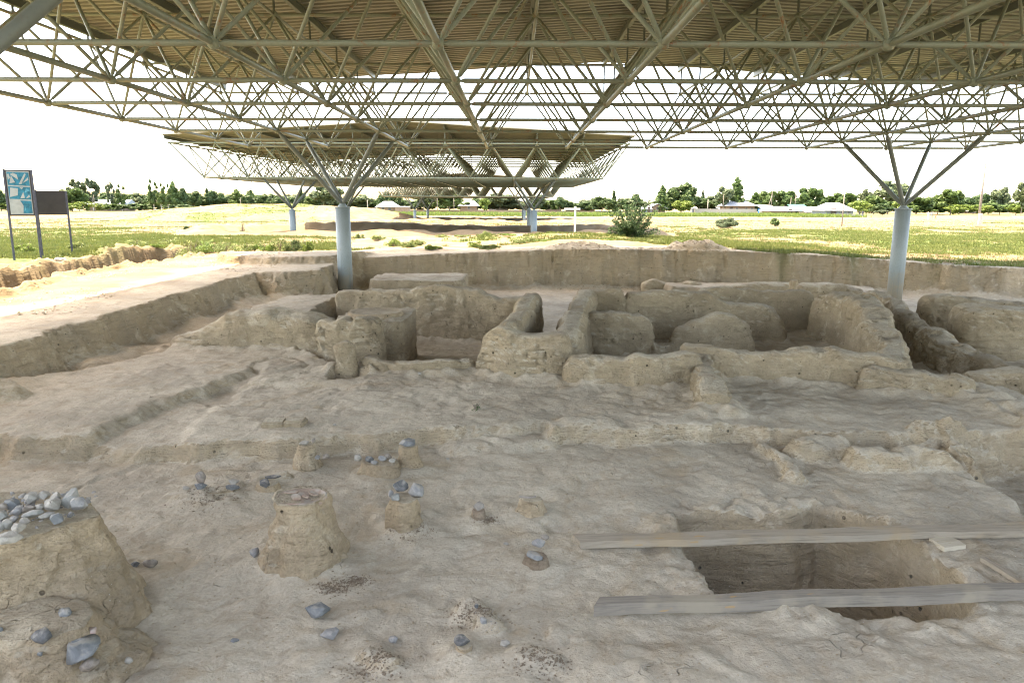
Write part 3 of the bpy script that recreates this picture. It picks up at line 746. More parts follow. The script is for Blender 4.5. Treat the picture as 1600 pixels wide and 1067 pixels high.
gm = mesh_np('ground', np.stack([gx, gyy, GZ], 1), gF, M['ground'])
# what grows where
fe = np.clip(np.maximum(sst(29.5, 33, gyy+1.2*fb2(gx, gyy, .5, 3, 81)), sst(-14.5, -17, gx+1.0*fb2(gx, gyy, .6, 3, 82))), 0, 1)
_o = -poly_sd(gx, gyy, EXC); fe = np.maximum(fe, sst(.15, .9, _o+.5*fb2(gx, gyy, .8, 3, 84))*sst(8.3, 9.5, gx)*(gyy > 20))
fe = np.maximum(fe, sst(24, 30, gx))
bare = np.zeros_like(fe)
for P, gr in ((EX2, 3.0), (EX3, 4)):
    s = poly_sd(gx, gyy+1.0*fb2(gx, gyy, .3, 2, 5), P); bare = np.maximum(bare, sst(-gr-1, -gr+1, s))
s = poly_sd(gx, gyy+.8*fb2(gx, gyy, .4, 3, 5), [(-14, 28), (-14, 31), (-8, 33.5), (-9, 43.5), (-18, 45), (-24, 47), (-20, 52), (4, 48), (-1, 44), (2, 40), (0, 34), (5, 33), (6.5, 30), (8, 28.5), (8.6, 28)])
bare = np.maximum(bare, sst(-.5, .6, s)*sst(-.35, .1, fb2(gx, gyy, .35, 3, 91)+.25))
fe = fe*(1-bare)
def green_at(x, y):
    g = np.where(x > 6, np.interp(y, [0, 30, 55, 66, 80, 120, 190, 210, 260, 400], [.8, .8, .75, .45, .05, .08, .15, .5, .5, 0]),
                 np.interp(y, [0, 20, 34, 45, 60, 75, 120, 180, 205, 400], [.4, .5, .52, .55, .45, .2, .1, .15, .5, 0]))
    g = g+.42*fb2(x, y*.6, .11, 3, 95)+.30*fb2(x*.6, y, .55, 3, 97)
    g = g+.75*np.clip(1-((x+42)/30)**2-((y-122)/26)**2, 0, 1)*(.5+fb2(x, y, .22, 3, 98))
    return np.clip(g, 0, 1)
gr = green_at(gx, gyy)
sand = np.maximum(sst(-8.5, -10, gx+.5*fb2(gx, gyy, .7, 3, 83)), np.maximum(sst(29, 30.5, gyy), sst(.8, -.5, gyy)))  # unseen sand behind the camera is added to bounce light under the canopy
for nm, a in (('field', fe), ('green', gr), ('sand', sand)):
    at = gm.attributes.new(nm, 'FLOAT', 'POINT'); at.data.foreach_set('value', a.astype(np.float32))
tag(ob('ground', gm), kind='structure')

def interp_gz(x, y):
    """height of the built sheet (vectorised bilinear)"""
    x = np.atleast_1d(np.asarray(x, float)); y = np.atleast_1d(np.asarray(y, float))
    i = np.clip(np.searchsorted(xs, x)-1, 0, nx_-2); j = np.clip(np.searchsorted(ys, y)-1, 0, ny_-2)
    fx = (x-xs[i])/(xs[i+1]-xs[i]); fy = (y-ys[j])/(ys[j+1]-ys[j]); Z = GZ.reshape(ny_, nx_)
    return (Z[j, i]*(1-fx)+Z[j, i+1]*fx)*(1-fy)+(Z[j+1, i]*(1-fx)+Z[j+1, i+1]*fx)*fy
def G1(x, y): return float(interp_gz(x, y)[0])


# ------------------------------------------------------------------ space frame canopies
MOD = 3.0
ZL, ZU = EYE+2.093, EYE+4.231
CX = 3.47; CAPZ = 1.96
def tube_mesh(name, L, r, mat, n=10, neck=.55, nl=.10):
    """tube with cone ends and bolt sleeves, along +Z from 0"""
    V, F = [], []
    prof = [(.05, r*neck), (.05+nl*.5, r*neck), (.05+nl, r), (L-.05-nl, r), (L-.05-nl*.5, r*neck), (L-.05, r*neck)]
    for z, q in prof:
        for i in range(n):
            t = 2*math.pi*i/n; V.append((q*math.cos(t), q*math.sin(t), z))
    for k in range(len(prof)-1):
        for i in range(n): F.append((k*n+i, k*n+(i+1) % n, (k+1)*n+(i+1) % n, (k+1)*n+i))
    return mesh_py(name, V, F, mat, True)
def zmat(a, b):
    a, b = Vector(a), Vector(b); q = (b-a).to_track_quat('Z', 'Y'); return Matrix.Translation(a) @ q.to_matrix().to_4x4()
DL = math.sqrt(1.5**2*2+(ZU-ZL)**2)
CL = math.sqrt(1.5**2*2+(ZL-CAPZ)**2)
TM = {'lower_chord': tube_mesh('lower_chord', MOD, .043, M['frame']),
      'cross_chord': tube_mesh('cross_chord', MOD, .050, M['frame']),
      'upper_chord': tube_mesh('upper_chord', MOD, .040, M['frame']),
      'diagonal_strut': tube_mesh('diagonal_strut', DL, .034, M['frame']),
      'column_strut': tube_mesh('column_strut', CL, .068, M['strut'], 14, .62, .16)}
TM2 = {k: tube_mesh(k, L_, r_, M['frame' if k != 'column_strut' else 'strut'], 6) for k, L_, r_ in (('lower_chord', MOD, .062), ('cross_chord', MOD, .062), ('upper_chord', MOD, .06), ('diagonal_strut', DL, .048), ('column_strut', CL, .085))}
ball = bmesh.new(); bmesh.ops.create_icosphere(ball, subdivisions=2, radius=.088)
bm_me = bpy.data.meshes.new('joint_ball'); ball.to_mesh(bm_me); ball.free(); bm_me.materials.append(M['frame'])
# members in local coordinates: x 0 at the centre, y 0 at the near upper edge
XL = [-13.5+3*i for i in range(10)]; YL = [1.5+3*j for j in range(10)]
XU = [-15+3*i for i in range(11)]; YU = [3*j for j in range(11)]
MEM = []; NODES = []
for j, y in enumerate(YL):
    for i, x in enumerate(XL):
        if i < 9: MEM.append(('lower_chord', (x, y, ZL), (x+3, y, ZL)))
        if j < 9: MEM.append(('cross_chord', (x, y, ZL), (x, y+3, ZL)))
        NODES.append((x, y, ZL))
        for sx in (-1.5, 1.5):
            for sy in (-1.5, 1.5): MEM.append(('diagonal_strut', (x, y, ZL), (x+sx, y+sy, ZU)))
for j, y in enumerate(YU):
    for i, x in enumerate(XU):
        if i < 10: MEM.append(('upper_chord', (x, y, ZU), (x+3, y, ZU)))
        if j < 10: MEM.append(('upper_chord', (x, y, ZU), (x, y+3, ZU)))
        NODES.append((x, y, ZU))
COLS = [(sx, sy) for sx in (-9, 9) for sy in (6, 24)]
CST = [((cx, cy, CAPZ), (cx+a, cy+b, ZL)) for cx, cy in COLS for a in (-1.5, 1.5) for b in (-1.5, 1.5)]
ZE, ZR = ZU+.34, ZU+1.22          # deck underside at eave and ridge
def deckz(x): return ZR-(ZR-ZE)*min(1, abs(x)/15.)
def deck_mesh(side, amp=.095, per=.33):
    nn = int(31.4/per); V, F = [], []
    nx = 26; rng = random.Random(5)
    ys_ = []
    for k in range(nn+1):
        y0 = -.7+k*per
        ys_ += [(y0, 0), (y0+per*.42, 0), (y0+per*.5, amp), (y0+per*.92, amp)]
    xs_ = np.linspace(0, 15.35, nx)
    for (y, h) in ys_:
        for x in xs_:
            w = .018*math.sin(x*.9+y*.35)+.014*math.sin(y*1.1+x*.25)
            V.append((side*x, y+.025*math.sin(x*2.1+y), deckz(x)+.10+h+w*.7))
    for a in range(len(ys_)-1):
        for b in range(nx-1): F.append((a*nx+b, a*nx+b+1, (a+1)*nx+b+1, (a+1)*nx+b))
    return mesh_py('roof_deck', V, F, M['deck'])
POSTS = {abs(x): MB().tube((0, 0, 0), (0, 0, deckz(x)-.14-ZU), .03, .03, 6, False).mesh('roof_post', M['beam']) for x in XU}
DK = [deck_mesh(-1), deck_mesh(1)]
def beam_mesh(x):
    """I section running along Y under the deck"""
    z = deckz(x)+.06; m = MB()
    m.box(x-.055, x+.055, -.65, 30.65, z-.012, z); m.box(x-.055, x+.055, -.65, 30.65, z-.21, z-.198); m.box(x-.008, x+.008, -.65, 30.65, z-.198, z-.012)
    return m.mesh('roof_beam', M['beam'])
BX = XU
BM_ = [beam_mesh(x) for x in BX]
def joined(kinds, fat=1., n=5):
    m = MB()
    for k, a, b in kinds:
        r = {'lower_chord': .043, 'cross_chord': .05, 'upper_chord': .04, 'diagonal_strut': .031, 'column_strut': .068}[k]*fat
        m.tube(a, b, r, r, n, False)
    return m
def column_mesh(zb, mat):
    m = MB(); m.tube((0, 0, zb), (0, 0, CAPZ-.10), .235, .235, 32)
    m2 = MB()
    return m.mesh('column', mat, True)
def canopy(label, ox, oy, dz, individual, zbase, group='space-frame canopies over the excavations'):
    t = thing('canopy', label, 'canopy', (ox, oy, dz), 0, group)
    mem = sorted(MEM, key=lambda q: (q[1][0]+ox)**2*.3+(q[1][1]+oy-4)**2)
    cnt = {}; rest = {}; TT = TM if individual > 200 else TM2; fat = 1.1 if individual > 200 else (1.5 if individual else 2.0)
    for k, a, b in mem:
        c = cnt.get(k, 0); cnt[k] = c+1
        if c < individual: ob(k, TT[k], t, mat4=zmat(a, b))
        else: rest.setdefault(k, []).append((k, a, b))
    for k, L in rest.items():
        tag(ob(k, joined(L, fat).mesh(k, M['frame'], True), t), kind='stuff')
    for i, n in enumerate(sorted(NODES, key=lambda q: (q[0]+ox)**2*.3+(q[1]+oy-4)**2)):
        if individual: ob('joint_ball', bm_me, t, n)
    for a, b in CST: ob('column_strut', TT['column_strut'], t, mat4=zmat(a, b))
    for i, (cx, cy) in enumerate(COLS):
        zb = zbase[i]-dz
        c = ob('column', column_mesh(zb, M['post']), t, (cx, cy, 0))
        m = MB(); m.tube((cx, cy, CAPZ-.10), (cx, cy, CAPZ-.075), .275, .275, 28); m.tube((cx, cy, CAPZ-.075), (cx, cy, CAPZ+.02), .16, .09, 16)
        ob('cap_plate', m.mesh('cap_plate', M['post'], False), t)
    for x, me in zip(BX, BM_): ob('roof_beam', me, t)
    for d in DK: ob('roof_deck', d, t)
    for x in XU:
        if individual > 200:
            for y in YU: ob('roof_post', POSTS[abs(x)], t, (x, y, ZU))
    if individual <= 200:
        m = MB()
        for x in XU:
            for y in YU: m.tube((x, y, ZU), (x, y, deckz(x)-.14), .03, .03, 5, False)
        tag(ob('roof_post', m.mesh('roof_post', M['beam']), t), kind='stuff')
    return t
OY = 10.27-3*3-1.5-0.0          # near upper edge
canopy('huge near canopy of green-grey steel tubes roofing the whole excavation', CX, OY, 0, 300, [-.9, -.9, -1.25, -1.25])
canopy('second canopy, smaller in view, standing over earth banks in the middle distance', -7.55, 48.95, -.40, 160, [-1.2]*4)
canopy('farthest and smallest canopy, seen below the edge of the second canopy', -7.4, 115.6, -1.0, 0, [-2]*4)

# ------------------------------------------------------------------ stones
def rock_mesh(name, seed, sx, sy, sz, mat, ang=.5, sub=1):
    rng = random.Random(seed); bm = bmesh.new()
    for i in range(22):
        v = Vector((rng.gauss(0, 1), rng.gauss(0, 1), rng.gauss(0, 1))).normalized()*(1-.28*ang*rng.random())
        bm.verts.new((v.x*sx/2, v.y*sy/2, v.z*sz/2))
    r = bmesh.ops.convex_hull(bm, input=bm.verts[:])
    for v in [v for v in bm.verts if not v.link_faces]: bm.verts.remove(v)
    w = min(sx, sy, sz)
    bmesh.ops.bevel(bm, geom=bm.edges[:], offset=w*(.13-.08*ang), segments=2, affect='EDGES', clamp_overlap=True)
    bmesh.ops.triangulate(bm, faces=bm.faces[:])
    me = bpy.data.meshes.new(name); bm.to_mesh(me); bm.free()
    n = len(me.vertices); co = np.zeros(n*3, np.float32); me.vertices.foreach_get('co', co); p = co.reshape(-1, 3)
    p += (p/(np.linalg.norm(p, axis=1)[:, None]+1e-6))*(w*.06*fb3(p, 2.2/w, 2, seed))[:, None]
    me.vertices.foreach_set('co', p.ravel().astype(np.float32))
    for q in me.polygons: q.use_smooth = ang < .55
    me.materials.append(M[mat]); me.update(); return me
NS = [0]
def stone(label, x, y, z, sx, sy, sz, mat, rz=0, tilt=(0, 0), ang=.65, name='stone', group=None, cat='stone', sink=.12):
    NS[0] += 1
    o = ob(name, rock_mesh(name, NS[0]*7+3, sx, sy, sz, mat, ang), None, (x, y, z+sz*(.5-sink)), (tilt[0], tilt[1], rz))
    return tag(o, label, cat, group)
def spx(label, px, py, z, w, h, mat, dep=None, **k):
    """stone by photo position of its centre at height z, sizes in photo pixels"""
    x, y = gz(px, py, z); d = math.hypot(y, 1)*1.0; s = (y*math.cos(TH)+(EYE-z)*math.sin(TH))/FPX
    return stone(label, x, y, z-h*s*.35, w*s, (dep or (w+h)/2)*s, h*s*1.05, mat, **k)
# heap on the big mound
zt = zt_big+.035
BIG = [('bright blue-grey stone on the left of the heap on the big mound', 20, 788, 22, 16, 's_blue'), ('pale angular stone at the top of the heap on the big mound', 51, 778, 21, 18, 's_pale'),
       ('tall greenish-grey slab standing at the right of the heap on the big mound', 110, 778, 26, 30, 's_green'), ('grey wedge-shaped stone leaning on the tall greenish slab', 122, 786, 26, 18, 's_grey'),
       ('large cream cobble in the middle of the heap on the big mound', 85, 788, 30, 17, 's_pale'), ('long thin grey-green stone lying in front of the cream cobble', 53, 802, 26, 11, 's_green'),
       ('flat grey-green stone right of the long thin one', 76, 804, 26, 9, 's_green'), ('leaning narrow slate at the front rim of the big mound', 90, 809, 20, 15, 's_blue'),
       ('rough grey stone left of the pale angular stone', 30, 797, 17, 14, 's_grey'), ('small cream stone between the large stones of the heap', 64, 791, 15, 10, 's_pale'),
       ('small round cream cobble behind the heap on the big mound', 70, 774, 18, 12, 's_pale'), ('broad pale stone at the back right of the heap', 91, 776, 20, 13, 's_pale'),
       ('grey block at the left edge of the picture on the big mound', 4, 806, 16, 14, 's_green'), ('upright greenish block at the left edge of the heap', 13, 820, 15, 17, 's_green'),
       ('second upright greenish block at the far left of the heap', 1, 824, 12, 18, 's_green'), ('rounded cream boulder set in the front rim of the big mound', 12, 840, 40, 17, 's_pale'),
       ('pale lump of plaster near the front rim of the big mound', 32, 822, 24, 14, 's_pale'), ('dull brown stone buried in the middle of the heap', 45, 795, 20, 10, 's_brown'),
       ('small grey chip between the two upright blocks and the heap', 25, 811, 12, 9, 's_grey'), ('small flat pale stone at the front of the heap', 40, 813, 18, 8, 's_pale'),
       ('grey-brown stone at the far left back of the heap', 5, 794, 16, 12, 's_brown'), ('small dark chip beside the leaning narrow slate', 112, 803, 12, 7, 's_dark')]
for i, (lb, px, py, w, h, mt) in enumerate(BIG):
    spx(lb, px, py+6, zt+.03, w*1.32, h*1.25, mt, rz=i*1.3, ang=.6, tilt=(.15*math.sin(i*2.), .2*math.cos(i*3.)), group='stones heaped on the big mound')
LOB = [('blue-white broken stone set in the upper part of the lower hump', 105, 966, 26, 20, 's_blue', .2), ('dark banded stone in the left side of the lower hump', 72, 1002, 36, 28, 's_dark', .1),
       ('small triangular blue chip below the dark banded stone', 66, 1028, 10, 9, 's_blue', .0), ('pink rounded stone above the large crescent slate', 144, 994, 26, 12, 's_pink', .1),
       ('large crescent-shaped dark blue slate in the lower hump', 129, 1020, 72, 30, 's_blue', .05), ('rough purple-grey stone below the crescent slate', 144, 1046, 32, 22, 's_brown', .05),
       ('blue-grey stone cut by the left picture edge', 2, 992, 15, 17, 's_blue', .1), ('small pale stone on the right flank of the lower hump', 204, 1037, 16, 13, 's_pale', -.2)]
def on_mound(px, py, c, r, z0, z1):
    # height where the sight line meets the hump: march along the ray
    d = _ray(px, py)
    for k in range(2000):
        t = 3+k*.002; x, y, z = d[0]*t, d[1]*t, EYE+d[2]*t
        q = math.hypot((x-c[0])/1.1, y-c[1])
        h = z0+(z1-z0)*min(1, max(0, (r[0]-q)/(r[0]-r[1])))
        if z <= max(h, FZ): return x, y, z
    return x, y, z
for lb, px, py, w, h, mt, _ in LOB:
    x, y, z = on_mound(px, py, lob, (.62, .26), FZ, -.36); s = (y*math.cos(TH)+(EYE-z)*math.sin(TH))/FPX
    stone(lb, x, y, z-h*s*.2, w*s, max(w, h)*s*.8, h*s, mt, ang=.5, rz=.3 if 'crescent' in lb else 0, tilt=(.5, -.25 if 'crescent' in lb else .1), group='stones set in the lower hump')
# stones on pedestals and on the floor
def pst(key, L):
    x0, y0, z0 = PED[key]
    for lb, dx, dy, dz, sx, sy, sz, mt, *k in L:
        stone(lb, x0+dx, y0+dy, z0+dz, sx, sy, sz, mt, **(k[0] if k else {}))
pst('a', [('flat pale stone on top of the small leaning pedestal', -.02, 0, 0, .12, .10, .05, 's_pale'), ('brown cobble behind the flat pale stone on the leaning pedestal', .06, .06, .0, .07, .07, .06, 's_brown')])
for lb, px, py, w, h, mt in [('grey wedge stone against the right flank of the leaning pedestal', 497, 716, 11, 9, 's_grey'), ('brown stone right of the grey wedge stone', 511, 716, 13, 11, 's_brown')]:
    spx(lb, px, py, -.55, w, h, mt)
pst('b', [('square white stone at the left end of the row on the L-shaped pedestal', -.225, .0, .0, .08, .07, .09, 's_pale', {'ang': .2}), ('dark oval cobble second in the row on the L-shaped pedestal', -.10, -.02, 0, .10, .08, .08, 's_dark'),
          ('small grey chip in the row in front of the oval cobble', -.04, -.08, 0, .08, .06, .05, 's_grey'), ('grey cobble in the middle of the row', .02, .02, 0, .10, .08, .075, 's_grey'),
          ('brownish cobble at the back of the row', .07, .07, 0, .09, .07, .07, 's_brown'), ('pale wedge stone at the right end of the row', .13, -.04, 0, .08, .06, .07, 's_pale')])
pst('c', [('blue grey slab capping the taller narrow pedestal', 0, 0, .0, .22, .17, .075, 's_blue', {'ang': .8, 'tilt': (.1, -.05), 'sink': .05})])
pst('d', [('dark grey cobble at the back of the four-stone cluster', -.045, .06, .03, .155, .13, .11, 's_dark'), ('square light grey stone at the right of the four-stone cluster', .095, -.0, .0, .145, .12, .15, 's_grey', {'ang': .2}),
          ('small bluish stone at the front left of the four-stone cluster', -.07, -.07, -.01, .095, .09, .09, 's_green'), ('pale sliver at the left edge of the four-stone cluster', -.12, -.0, .0, .06, .07, .07, 's_grey')])
pst('e', [('tilted flat brownish-grey stone on the tiny earth pedestal', 0, 0, .01, .115, .10, .045, 's_brown', {'tilt': (.7, .2), 'ang': .7, 'sink': -.15})])
pst('g', [('long blue-grey stone lying across the small reddish pedestal', -.02, -.04, .0, .17, .09, .06, 's_blue', {'rz': -.35, 'tilt': (0, .18)}), ('rounded pale cobble behind the long blue-grey stone', .01, .09, .03, .12, .10, .085, 's_grey'),
          ('small purple-grey stone behind the rounded pale cobble', .07, .17, .05, .08, .07, .05, 's_brown')])
pst('h', [('dark broken stone on the small pale pedestal in the foreground', -.01, 0, .0, .13, .10, .06, 's_dark', {'ang': .9, 'rz': -.4, 'tilt': (.2, .1)})])
pst('i', [('brown block standing upright on the blue cobble', -.10, .03, .055, .11, .07, .14, 's_brown', {'ang': .2}), ('rounded blue cobble beneath the brown block', -.10, -.0, .0, .14, .10, .085, 's_blue'),
          ('small cream cobble left of the rounded blue cobble', -.23, .0, -.0, .09, .06, .045, 's_pale'), ('long dark blue stone at the right end of the low platform', .20, .0, .0, .17, .07, .06, 's_blue'),
          ('pale buff cobble behind the long dark blue stone', .16, .14, .0, .12, .09, .065, 's_pale')])
pst('j', [('thin dark slab lying on top of the shallow hump', .03, .03, .04, .20, .09, .035, 's_dark', {'ang': .8}), ('dark angular cobble under the thin dark slab', .0, -.07, -.01, .11, .09, .10, 's_dark'), ('small white pebble between the dark slab and the cobble', -.06, -.02, .01, .03, .03, .035, 's_pale')])
for lb, px, py, w, h, mt, k in [
    ('large sharp blue-grey stone lying on the floor below the pot mound', 496, 960, 48, 27, 's_blue', {'ang': .9, 'rz': .2}),
    ('elongated light grey stone on the floor below the sharp blue stone', 518, 996, 38, 19, 's_grey', {'rz': .6}),
    ('small half-buried grey cobble right of the elongated stone', 617, 1003, 21, 13, 's_grey', {}),
    ('flat dark stone right of the big mound', 211, 888, 18, 10, 's_dark', {}), ('rounded dark brown cobble beside the flat dark stone', 234, 886, 25, 15, 's_brown', {'ang': .2}),
    ('long grey stone leaning on the left foot of the pot mound', 399, 865, 15, 22, 's_grey', {'ang': .3}),
    ('tiny bright white flake on the floor left of the reddish pedestal', 793, 850, 11, 5, 's_pale', {}),
    ('small blue-grey stone nearly buried in the floor at left', 368, 1005, 16, 6, 's_blue', {}),
    ('round pale cobble in the gravelly earth lump', 757, 980, 16, 13, 's_grey', {'ang': .1}), ('tiny dark blue stone at the top of the gravelly earth lump', 747, 947, 9, 10, 's_dark', {'ang': .9}),
    ('whitish half-buried cobble at the right of the foreground', 792, 1007, 20, 10, 's_pale', {}),
    ('pale cobble on the floor in front of the low curved wall', 656, 588, 7, 5, 's_pale', {}), ('white pebble on the terrace above the leaning pedestal', 523, 666, 8, 5, 's_pale', {}),
    ('small white stone on the terrace near the two bricks', 700, 690, 6, 4, 's_pale', {})]:
    zf_ = FZ if py > 700 else ZT
    for _ in range(3):
        x, y = gz(px, py+h*.4, zf_); zf_ = G1(x, y)
    s = (y*math.cos(TH)+(EYE-zf_)*math.sin(TH))/FPX
    stone(lb, x, y+w*s*.3, zf_, w*s, (w+h)*.5*s, h*s*.95, mt, **k)
# rocks near the sign boards
for lb, px, py, w, h, mt, gy_ in [('dark brown boulder at the foot of the dark board', 73, 410, 12, 9, 's_brown', 0), ('pale rounded boulder at the right post of the dark board', 93, 411, 20, 10, 's_pale', 0)]:
    x, y = gz(px, py, .12); s = y/FPX; stone(lb, x, y, G1(x, y), w*s, w*s*.8, h*s, mt, cat='boulder', name='boulder')
# broken pot in the truncated cone
def pot():
    t = thing('broken_pot', 'broken red-brown pot sunk in the top of the truncated earth mound', 'pottery', (mc[0]-.015, mc[1]-.02, zt_mid-.012))
    n = 36; V, F = [], []; r = .172
    for k, (q, z) in enumerate([(r, .012), (r*.97, .010), (r*.93, .0), (r*.6, -.006), (r*.3, -.004), (.002, -.004)]):
        for i in range(n):
            a = 2*math.pi*i/n; w = 1+.05*math.sin(a*2+1)+.03*math.sin(a*5); V.append((math.cos(a)*q*w, math.sin(a)*q*w*.95, z+(.006*math.sin(a*3) if k < 2 else 0)))
    for k in range(5):
        for i in range(n): F.append((k*n+i, k*n+(i+1) % n, (k+1)*n+(i+1) % n, (k+1)*n+i))
    # outer rim skirt
    b = len(V)
    for i in range(n): x, y, z = V[i]; V.append((x*1.05, y*1.05, z-.008))
    for i in range(n): x, y, z = V[i]; V.append((x*1.07, y*1.07, -.03))
    for i in range(n):
        j = (i+1) % n; F += [(i, b+i, b+j, j), (b+i, b+n+i, b+n+j, b+j)]
    ob('pot_rim', mesh_py('pot_rim', V, F, M['pot'], True), t)
    rng = random.Random(4)
    for i, (sx, sy, w, d, rz, ti) in enumerate([(.02, .02, .10, .055, .3, .15), (.085, .03, .07, .05, 1.2, .2), (-.02, -.05, .09, .03, -.2, .5), (.045, -.04, .05, .04, .9, .1), (-.08, .03, .07, .06, 2.0, .1)]):
        m = MB(); pts = [(w*.5*math.cos(a)*rng.uniform(.75, 1.1), d*math.sin(a)*rng.uniform(.7, 1.1)) for a in np.linspace(0, 2*math.pi, 8)[:-1]]
        k = len(pts); m.add([(a, b, .01*a*a/.01*.3) for a, b in pts]+[(a, b, .009+.01*a*a/.01*.3) for a, b in pts], [tuple(range(k-1, -1, -1)), tuple(range(k, 2*k))]+[(i2, (i2+1) % k, k+(i2+1) % k, k+i2) for i2 in range(k)])
        ob('sherd', m.mesh('sherd', M['pot']), t, (sx, sy, .010+.004*i), (ti, ti*.6, rz))
pot()
# curved dark sherd in lump f
x0, y0, z0 = PED['f']; V, F = [], []
for i in range(10):
    a = -1.1+2.2*i/9
    for rr, zz in ((.075, 0), (.083, 0), (.083, .03), (.075, .03)): V.append((math.sin(a)*rr, math.cos(a)*rr*.6-.05, zz))
for i in range(9):
    for k in range(4): F.append((i*4+k, i*4+(k+1) % 4, i*4+4+(k+1) % 4, i*4+4+k))
F += [(0, 1, 2, 3), (39, 38, 37, 36)]
tag(ob('pot_sherd', mesh_py('pot_sherd', V, F, M['s_brown'], True), None, (x0-.03, y0, z0-.008), (.1, 0, math.pi)), 'thin curved dark sherd in the reddish crumbly earth lump', 'pottery sherd')
# two mud bricks on the terrace
for lb, px, w, rz in (('left one of two mud bricks lying flush in the terrace', 430, 36, .05), ('right one of two mud bricks lying flush in the terrace', 463, 32, -.04)):
    x, y = gz(px, 668, ZT); s = (y+.4)/FPX
    me = MB().box(-w*s/2, w*s/2, -.10, .10, -.05, .05).mesh('mud_brick', M['wall']); bevel(me, .022, 3)
    tag(ob('mud_brick', me, None, (x, y, G1(x, y)+.018), (.04, 0, rz)), lb, 'mud brick', 'mud bricks lying in the terrace')
# crumbs and pebbles nobody could count
def crumbs(name, label, cat, n, rect, s0, s1, mat, seed, filt=None, spread=None, zfix=None):
    rng = np.random.default_rng(seed)
    if spread is None:
        x = rng.uniform(rect[0], rect[1], n); y = rect[2]+(rect[3]-rect[2])*rng.random(n)**1.3
    else:
        c = np.array(spread); k = rng.integers(0, len(c), n); x = c[k, 0]+rng.normal(0, 1, n)*c[k, 2]; y = c[k, 1]+rng.normal(0, 1, n)*c[k, 2]*.7
    if filt is not None: q = filt(x, y); x, y = x[q], y[q]
    n = len(x); z = interp_gz(x, y) if zfix is None else np.full(n, zfix); s = rng.uniform(s0, s1, n)*rng.random(n)**.7+s0*.5
    B = np.array([(-1, -.8, -.6), (1, -.7, -.5), (.9, .8, -.6), (-.8, .9, -.5), (-.7, -.5, .6), (.7, -.6, .5), (.5, .6, .7), (-.6, .5, .5)])
    Fb = np.array([(0, 1, 5, 4), (1, 2, 6, 5), (2, 3, 7, 6), (3, 0, 4, 7), (4, 5, 6, 7)])
    P = B[None]*rng.uniform(.55, 1.1, (n, 8, 1))*s[:, None, None]*rng.uniform(.6, 1.2, (n, 1, 3))*.5
    a = rng.uniform(0, 6.28, n); ca, sa = np.cos(a)[:, None], np.sin(a)[:, None]
    X = P[..., 0]*ca-P[..., 1]*sa+x[:, None]; Y = P[..., 0]*sa+P[..., 1]*ca+y[:, None]; Z = P[..., 2]*.7+z[:, None]+s[:, None]*.06
    V = np.stack([X, Y, Z], -1).reshape(-1, 3); F = (Fb[None]+np.arange(n)[:, None, None]*8).reshape(-1, 4)
    o = ob(name, mesh_np(name, V, F, M[mat], False)); o['label'] = label; o['category'] = cat; o['kind'] = 'stuff'; return o
crumbs('clay_crumbs', 'small clay crumbs scattered over the excavated floor', 'clay crumbs', 22000, (-7, 9, 3.0, 13), .004, .022, 'mound', 1)
crumbs('heap_rubble', 'small rubble filling the gaps in the stone heap on the big mound', 'rubble', 150, None, .02, .06, 's_grey', 7, lambda x, y: (np.abs(x-bigc[0]) < .45) & (np.abs(y-bigc[1]-.05) < .30), [(bigc[0]+.05, bigc[1]+.12, .26)], zt_big+.03)
crumbs('pale_chips', 'tiny pale bone and plaster chips on the floor', 'pale chips', 900, (-5, 6, 3.0, 9), .004, .015, 's_pale', 2)
cl = [(*mpx(522, 915), .07), (*mpx(745, 965), .09), (*mpx(850, 1038), .09), (*mpx(590, 1040), .10), (*mpx(640, 830), .10), (*mpx(330, 790), .14), (*mpx(760, 815), .05), (*mpx(560, 905), .05)]
crumbs('gravelly_earth', 'patches of gravelly reddish earth between the pedestals', 'gravel', 2600, None, .006, .024, 'darkearth', 3, None, cl)
crumbs('white_grit', 'white grit on the gravelly earth lump', 'grit', 220, None, .004, .013, 's_pale', 4, None, [(*mpx(760, 965), .04), (*mpx(770, 985), .05), (*mpx(588, 1050), .05), (*mpx(390, 765), .05)])
crumbs('bank_clods', 'earth clods along the edge of the lit trench and the bank tops', 'earth clods', 5200, (-15, -7.6, 9, 30), .02, .09, 'ground', 5, lambda x, y: fb2(x, y, .5, 3, 5) > .05)
crumbs('spoil_clods', 'earth clods on the dark spoil heap beyond the far bank', 'earth clods', 1500, None, .02, .08, 'darkearth', 6, None, [(7.2, 28.7, .8), (2.6, 28.7, .9), (5, 28.4, 1.4)])

